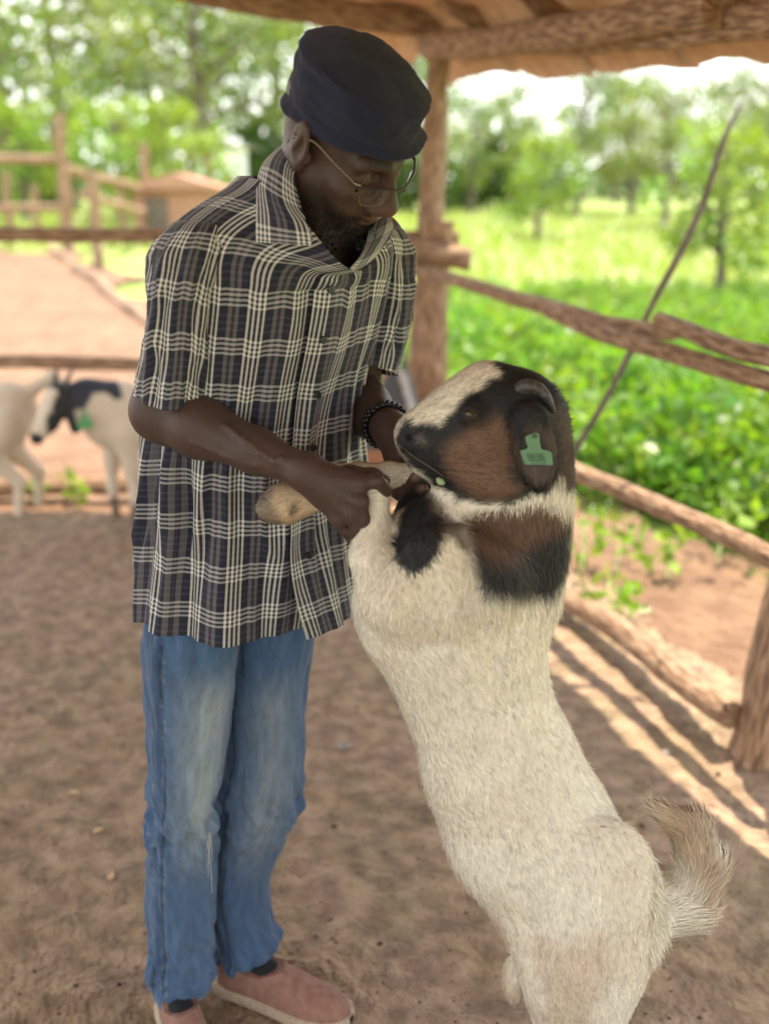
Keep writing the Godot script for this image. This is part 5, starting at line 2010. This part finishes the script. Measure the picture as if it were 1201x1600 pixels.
func goat_details(goat: Node) -> void:
	var hm := tri_mat(noise_tex(70, 0.06, [[0.0, lin(0.02, 0.018, 0.017)], [0.6, lin(0.06, 0.055, 0.05)], [1.0, lin(0.16, 0.15, 0.14)]], 128, 4), 12.0, 0.5)
	for s in [-1.0, 1.0]:
		var off: float = 0.0 if s < 0 else 6.0
		obj("horn", tube([P(800 + off, 622, 1.45 + 0.030 * s), P(818 + off, 604 - off, 1.45 + 0.040 * s), P(840 + off, 606 - off, 1.45 + 0.046 * s), P(856 + off, 622 - off, 1.45 + 0.050 * s), P(866 + off, 645 - off, 1.45 + 0.048 * s)], [0.013, 0.0115, 0.009, 0.006, 0.002], 12, 0.12, 3, 5), hm, goat)
	# eyes
	var ir := mat(lin(0.05, 0.033, 0.02), 0.12)
	var bk := mat(lin(0.006, 0.006, 0.006), 0.12)
	var gl := mat(lin(0.01, 0.008, 0.008), 0.8)
	for s in [-1.0, 1.0]:
		var c: Vector3 = P(737, 648, 1.45 + 0.0535 * s)
		if s < 0:
			c = P(737, 648, ray_hit(737, 648, GP) + 0.0072)
		var st := SurfaceTool.new()
		var sp := SphereMesh.new()
		sp.radius = 0.0105
		sp.height = 0.0175
		sp.radial_segments = 24
		sp.rings = 12
		st.append_from(sp, 0, Transform3D(Basis(Vector3.BACK, -0.5), c))
		var eye := obj("eye", st.commit(), ir, goat)
		st = SurfaceTool.new()
		st.append_from(sp, 0, Transform3D(Basis(Vector3.BACK, -0.35).scaled(Vector3(0.55, 0.33, 0.42)), c + Vector3(0, 0, -0.0068 * s)))
		obj("pupil", st.commit(), bk, eye)
		var lid := []
		for i in 9:
			var a := lerpf(PI + 0.1, TAU * 1.0 - 0.1, i / 8.0) + PI
			lid.append(c + Basis(Vector3.BACK, -0.4) * Vector3(cos(a) * 0.0125, sin(a) * 0.0085, -s * 0.0055))
		obj("eyelid", tube(lid, [0.0012, 0.002, 0.0026, 0.003, 0.003, 0.003, 0.0026, 0.002, 0.0012], 8, 0, 1, 3), gl, eye)
	# line of the mouth
	var mp := []
	for q in [[630, 700], [645, 712], [662, 723], [680, 735], [694, 745]]:
		mp.append(P(q[0], q[1], ray_hit(q[0], q[1], GP) - 0.0012))
	obj("mouth", tube(mp, [0.0012, 0.0020, 0.0022, 0.0020, 0.0010], 8, 0.1, 2, 4), mat(lin(0.035, 0.020, 0.018), 0.5), goat)
	# hooves
	var hv := mat(lin(0.055, 0.045, 0.036), 0.55)
	for w in [-1.0, 1.0]:
		obj("hoof", tube([P(434, 788 + 7 * w, 1.482 + 0.004 * w), P(421, 793 + 8 * w, 1.480 + 0.004 * w), P(411, 797 + 7 * w, 1.480 + 0.003 * w)], [0.016, 0.0135, 0.0085], 12, 0.08, 4, 3), hv, goat)
	for s in [-1.0, 1.0]:
		var off: float = 0.0 if s < 0 else -12.0
		var hf: Vector3 = P(930 + off, 1775, 1.45 + 0.06 * s)
		for w in [-1.0, 1.0]:
			obj("hoof", tube([Vector3(hf.x - 0.010, 0.075, hf.z + w * 0.012), Vector3(hf.x - 0.026, 0.040, hf.z + w * 0.014), Vector3(hf.x - 0.034, 0.024, hf.z + w * 0.014)], [0.018, 0.020, 0.021], 12, 0.05, 2, 3), hv, goat)
	# a cud leaf at the lips
	var lf := ray_hit(687, 751, GP) - 0.003
	obj("chewed_leaf", tube([P(683, 747, lf), P(688, 752, lf - 0.002), P(692, 755, lf)], [0.002, 0.0055, 0.003], 8, 0.2, 1, 3), mat(lin(0.30, 0.38, 0.20), 0.6), goat)
	# green ear tag
	var tm := mat(lin(0.095, 0.21, 0.105), 0.5)
	tm.backlight_enabled = true
	tm.backlight = Color(0.08, 0.2, 0.08)
	var dd := minf(ray_hit(838, 690, GP), minf(ray_hit(830, 718, GP), ray_hit(850, 715, GP))) - 0.010
	var c0 := P(838, 706, dd)
	var s0 := P(839, 706, dd).x - c0.x
	var tr := Transform3D(Basis(Vector3.RIGHT, -0.12), c0)
	var out := PackedVector2Array()
	# tag outline in pixels about (838,706)
	for q in [[-26, -2], [-26, -1], [-15, -5], [-14, -8], [-18, -19], [-18, -23], [-15, -26], [-9, -28], [-5, -30], [0, -30], [3, -28], [4, -25], [4, -18], [6, -8], [8, -4], [20, -1], [24, 2], [26, 20], [25, 21], [-14, 20], [-18, 19], [-22, 10]]:
		out.append(Vector2(q[0] * s0, -q[1] * s0))
	var tg := obj("ear_tag", prism(out, tr, 0.0016), tm, goat)
	obj("tag_stud", tube([tr * Vector3(-4 * s0, 25 * s0, -0.006), tr * Vector3(-4 * s0, 25 * s0, 0.002)], [0.0028, 0.0032], 12), mat(lin(0.02, 0.06, 0.025), 0.5), tg)
	var ink := mat(lin(0.025, 0.075, 0.035), 0.7)
	var f := SystemFont.new()
	f.font_names = PackedStringArray(["Droid Sans"])
	for q in [["", -2, -5.5, 0.0060], ["", 0, -11.0, 0.0060], ["2272", 3, -17.0, 0.0088]]:
		var t := TextMesh.new()
		t.text = q[0] if q[0] == "2272" else "IIIII IIIII"
		t.font = f
		t.font_size = 32
		t.pixel_size = q[3] / 32.0
		t.depth = 0.0004
		t.curve_step = 2.0
		var o := MeshInstance3D.new()
		o.name = "lettering"
		o.mesh = t
		o.material_override = ink
		tg.add_child(o, true)
		o.transform = tg.transform.affine_inverse() * Transform3D(Basis.IDENTITY, -(goat as Node3D).position) * tr * Transform3D(Basis.IDENTITY, Vector3(q[1] * s0, q[2] * s0, 0.0011))
		o.transform = tr * Transform3D(Basis.IDENTITY, Vector3(q[1] * s0, q[2] * s0, 0.0011))

# ---------- goats behind ----------
func far_goat(called: String, label: String, at: Vector3, turn: float, k: float, tone: Callable, head_turn: float, head_low: float) -> Node3D:
	# a goat on four legs, nose along +x, back at 0.66 m
	var pr := []
	pr.append_array(chain([Vector3(0.28, 0.50, 0), Vector3(0.1, 0.49, 0), Vector3(-0.12, 0.49, 0), Vector3(-0.30, 0.53, 0)], [0.135, 0.145, 0.155, 0.125], 0.04, 0.8))
	var hp := Vector3(0.50, 0.72 - head_low, 0)
	pr.append_array(chain([Vector3(0.26, 0.56, 0), Vector3(0.38, 0.66 - head_low * 0.5, 0), hp], [0.11, 0.085, 0.065], 0.04, 0.85))
	var hd := Vector3(cos(head_turn), -0.9, sin(head_turn)).normalized()
	pr.append_array(chain([hp + Vector3(0, 0.03, 0), hp + hd * 0.10, hp + hd * 0.19], [0.062, 0.048, 0.032], 0.02))
	var side := hd.cross(Vector3.UP).normalized()
	for s in [-1.0, 1.0]:
		pr.append(cap(hp + Vector3(0, 0.03, 0) + side * 0.05 * s, hp + side * 0.085 * s + Vector3(0, -0.10, 0), 0.018, 0.028, 0.01))
		pr.append_array(chain([Vector3(0.25, 0.45, 0.075 * s), Vector3(0.25 + 0.02 * s, 0.30, 0.08 * s), Vector3(0.25 + 0.03 * s, 0.16, 0.08 * s), Vector3(0.25 + 0.02 * s, 0.04, 0.08 * s)], [0.07, 0.036, 0.022, 0.022], 0.03))
		pr.append_array(chain([Vector3(-0.30, 0.47, 0.08 * s), Vector3(-0.22 - 0.03 * s, 0.34, 0.085 * s), Vector3(-0.36 - 0.03 * s, 0.20, 0.085 * s), Vector3(-0.34 - 0.03 * s, 0.04, 0.085 * s)], [0.10, 0.065, 0.027, 0.022], 0.03))
	pr.append_array(chain([Vector3(-0.38, 0.60, 0), Vector3(-0.50, 0.67, 0), Vector3(-0.58, 0.63, 0.01)], [0.035, 0.028, 0.010], 0.02))
	var b := Body.new()
	net(b, pr, box_of(pr, 0.02), 0.016, tone)
	var o := thing(called, label, "goat", Vector3.ZERO, "goats standing about behind the man")
	var hn := mat(lin(0.05, 0.045, 0.04), 0.5)
	var bm := MeshInstance3D.new()
	bm.name = "body"
	bm.mesh = body_mesh(b)
	bm.material_override = mat(Color.WHITE, 0.8, true)
	o.add_child(bm)
	for s in [-1.0, 1.0]:
		var h := MeshInstance3D.new()
		h.name = "horn"
		h.mesh = tube([hp + Vector3(0, 0.06, 0) + side * 0.03 * s, hp + Vector3(0, 0.09, 0) + side * 0.04 * s - hd * 0.03, hp + Vector3(0, 0.11, 0) + side * 0.05 * s - hd * 0.06], [0.015, 0.011, 0.004], 8, 0.1, 1, 3)
		h.material_override = hn
		o.add_child(h, true)
		var e := MeshInstance3D.new()
		e.name = "eye"
		var sp := SphereMesh.new()
		sp.radius = 0.012
		sp.height = 0.024
		sp.radial_segments = 12
		sp.rings = 6
		e.mesh = sp
		e.material_override = hn
		o.add_child(e, true)
		e.position = hp + hd * 0.05 + side * 0.045 * s + Vector3(0, 0.01, 0)
	o.position = at
	o.rotation.y = turn
	o.scale = Vector3.ONE * k
	return o

func make_far_goats() -> void:
	var cream := func(p: Vector3, n: Vector3) -> Color:
		return Color(0.60, 0.50, 0.38)
	var bt := -0.5
	var bl := 0.13
	var bhp := Vector3(0.50, 0.72 - bl, 0)
	var bhd := Vector3(cos(bt), -0.9, sin(bt)).normalized()
	var bsd := bhd.cross(Vector3.UP).normalized()
	var banded := func(p: Vector3, n: Vector3) -> Color:
		var c := Color(0.62, 0.52, 0.40)
		var w := p - bhp
		if p.y > 0.34 and (p.x > 0.46 or (w.dot(bhd) > 0.06 and p.x > 0.34)):
			var lat := w.dot(bsd)
			if absf(lat) > 0.036 or w.dot(bhd) > 0.185:
				c = Color(0.02, 0.02, 0.022)
			elif w.dot(bhd) < -0.02:
				c = Color(0.03, 0.03, 0.035)
		elif p.x > 0.24 and p.y > 0.615 + 0.03 * sin(p.x * 40.0) + 0.02 * sin(p.z * 50.0 + p.x * 20.0):
			c = Color(0.03, 0.035, 0.05)
		elif p.y < 0.12:
			c = Color(0.16, 0.12, 0.09)
		return c
	var brown := func(p: Vector3, n: Vector3) -> Color:
		if p.x > 0.36 and p.y > 0.5:
			return Color(0.07, 0.065, 0.07) if absf(p.z) > 0.02 else Color(0.4, 0.36, 0.33)
		return Color(0.33, 0.145, 0.075)
	var a := G(18, 812)
	far_goat("cream_goat", "cream goat turned away beside the back fence, only its rump and tail in view", a + Vector3(-0.26, 0.0, 0), PI + 0.12, 0.98, cream, 0.0, 0.1)
	var b := G(188, 818)
	far_goat("black_faced_goat", "cream goat with black cheeks, white blaze and green tag half hidden behind the man", b + Vector3(0.25, 0, -0.1), PI + 0.5, 1.0, banded, bt, bl)
	var c := G(585, 850)
	far_goat("brown_goat", "reddish brown goat glimpsed between the man's arms and the corner post", c + Vector3(-0.12, 0, -0.1), -1.1, 0.95, brown, 0.0, -0.05)
	# green tag in the black-faced goat's ear
	var t := get_node("black_faced_goat")
	var tg := MeshInstance3D.new()
	tg.name = "ear_tag"
	tg.mesh = prism(PackedVector2Array([Vector2(-0.012, 0.05), Vector2(0.012, 0.05), Vector2(0.012, 0.02), Vector2(0.03, 0.015), Vector2(0.032, -0.025), Vector2(-0.032, -0.025), Vector2(-0.03, 0.015), Vector2(-0.012, 0.02)]), Transform3D(Basis.IDENTITY, Vector3(0.43, 0.52, 0.0)), 0.004)
	tg.material_override = mat(lin(0.10, 0.33, 0.13), 0.5)
	t.add_child(tg)
	tg.position.z = -0.135

# ---------- things lying on the floor ----------
func make_litter() -> void:
	var g := RandomNumberGenerator.new()
	g.seed = 44
	# dung pellets and crumbs: past counting
	var st := SurfaceTool.new()
	var sp := SphereMesh.new()
	sp.radius = 0.5
	sp.height = 1.0
	sp.radial_segments = 7
	sp.rings = 4
	var mm := MultiMesh.new()
	mm.transform_format = MultiMesh.TRANSFORM_3D
	mm.use_colors = true
	mm.mesh = sp
	var n := 3400
	mm.instance_count = n
	for i in n:
		var d := 1.2 + 3.7 * pow(g.randf(), 1.1)
		var x := g.randf_range(-0.42 * d - 0.2, 0.36 * d)
		var cl := gn.get_noise_2d(x * 2.0 + 50.0, d * 2.0)
		var s := g.randf_range(0.0025, 0.0065) * (1.0 + maxf(cl, 0.0))
		if g.randf() < 0.05:
			s *= 1.8
		var bs := Basis(Vector3.UP, g.randf() * TAU) * Basis(Vector3.RIGHT, g.randf_range(-0.4, 0.4))
		mm.set_instance_transform(i, Transform3D(bs.scaled(Vector3(s * g.randf_range(0.8, 1.7), s * 0.7, s)), Vector3(x, floor_h(x, d) + s * 0.15, -d)))
		var k := g.randf()
		mm.set_instance_color(i, Color(0.05, 0.036, 0.027) if k < 0.25 else (Color(0.20, 0.14, 0.095) * g.randf_range(0.6, 1.3)))
	var o := MultiMeshInstance3D.new()
	o.name = numbered("droppings_and_crumbs")
	o.multimesh = mm
	o.material_override = mat(Color.WHITE, 0.9, true)
	add_child(o)
	o.set_meta("kind", "stuff")
	tag(o, "dark droppings and crumbs of earth trodden into the floor", "droppings")
	# chaff and straw trodden into the earth
	var sv := SurfaceTool.new()
	for i2 in 420:
		var d2 := 1.25 + 3.4 * pow(g.randf(), 1.2)
		var x2 := g.randf_range(-0.42 * d2 - 0.1, 0.34 * d2)
		var a2 := g.randf() * TAU
		var l2 := g.randf_range(0.008, 0.035)
		var p2 := Vector3(x2, floor_h(x2, d2) + 0.003, -d2)
		var e2 := p2 + Vector3(cos(a2), g.randf_range(-0.05, 0.15), sin(a2)) * l2
		sv.append_from(tube([p2, p2.lerp(e2, 0.5) + Vector3(0, 0.002, 0), e2], [0.0009, 0.0011, 0.0006], 4), 0, Transform3D.IDENTITY)
	var so := obj("trodden_straw", sv.commit(), mat(lin(0.36, 0.28, 0.18), 0.9), null, "stuff")
	tag(so, "thin bits of straw and chaff scattered over the floor", "straw")
	# pale fallen leaves
	var lm := mat(lin(0.52, 0.36, 0.19), 0.8)
	var lw := ["on the floor left of the man, farthest from his feet", "on the floor left of the man, between two other leaves", "on the floor beside the man's right trouser leg"]
	var k := 0
	for q in [[115, 1236], [152, 1300], [173, 1373]]:
		var c := G(q[0], q[1], 0.034)
		c.y = floor_h(c.x, -c.z) + 0.006
		var poly := PackedVector2Array()
		for i in 12:
			var a := TAU * i / 12
			poly.append(Vector2(cos(a) * 0.014 * (1.0 + 0.2 * cos(a)), sin(a) * 0.007))
		var l := obj("fallen_leaf", prism(poly, Transform3D(Basis(Vector3.UP, k * 0.7) * Basis(Vector3.RIGHT, -PI / 2 + 0.15), c), 0.0012), lm)
		tag(l, "small dry yellow leaf " + lw[k], "leaf", "dry leaves on the floor")
		k += 1
	# stones
	var sm := tri_mat(noise_tex(80, 0.05, [[0.0, lin(0.16, 0.13, 0.11)], [1.0, lin(0.36, 0.32, 0.28)]], 128, 4), 6.0, 0.9)
	k = 0
	for q in [[537, 1166, 0.021, "flat grey stone on the floor between the man's leg and the goat"], [178, 872, 0.016, "small dark stone on the floor in front of the back fence"], [1040, 1175, 0.014, "pebble in the sunlit strip by the side fence"], [1000, 1130, 0.012, "pale pebble close to the ground rail of the side fence"]]:
		var c := G(q[0], q[1], 0.03)
		c.y = floor_h(c.x, -c.z) + q[2] * 0.2
		var pr := [ell(c, Vector3(q[2], q[2] * 0.5, q[2] * 0.8), 0.01), ell(c + Vector3(q[2] * 0.5, 0, 0), Vector3(q[2] * 0.7, q[2] * 0.35, q[2] * 0.6), 0.01)]
		var b := Body.new()
		net(b, pr, box_of(pr, 0.005), 0.004, func(p, nn): return Color(1, 1, 1))
		var s := obj("stone", body_mesh(b), sm)
		tag(s, q[3], "stone")
		k += 1
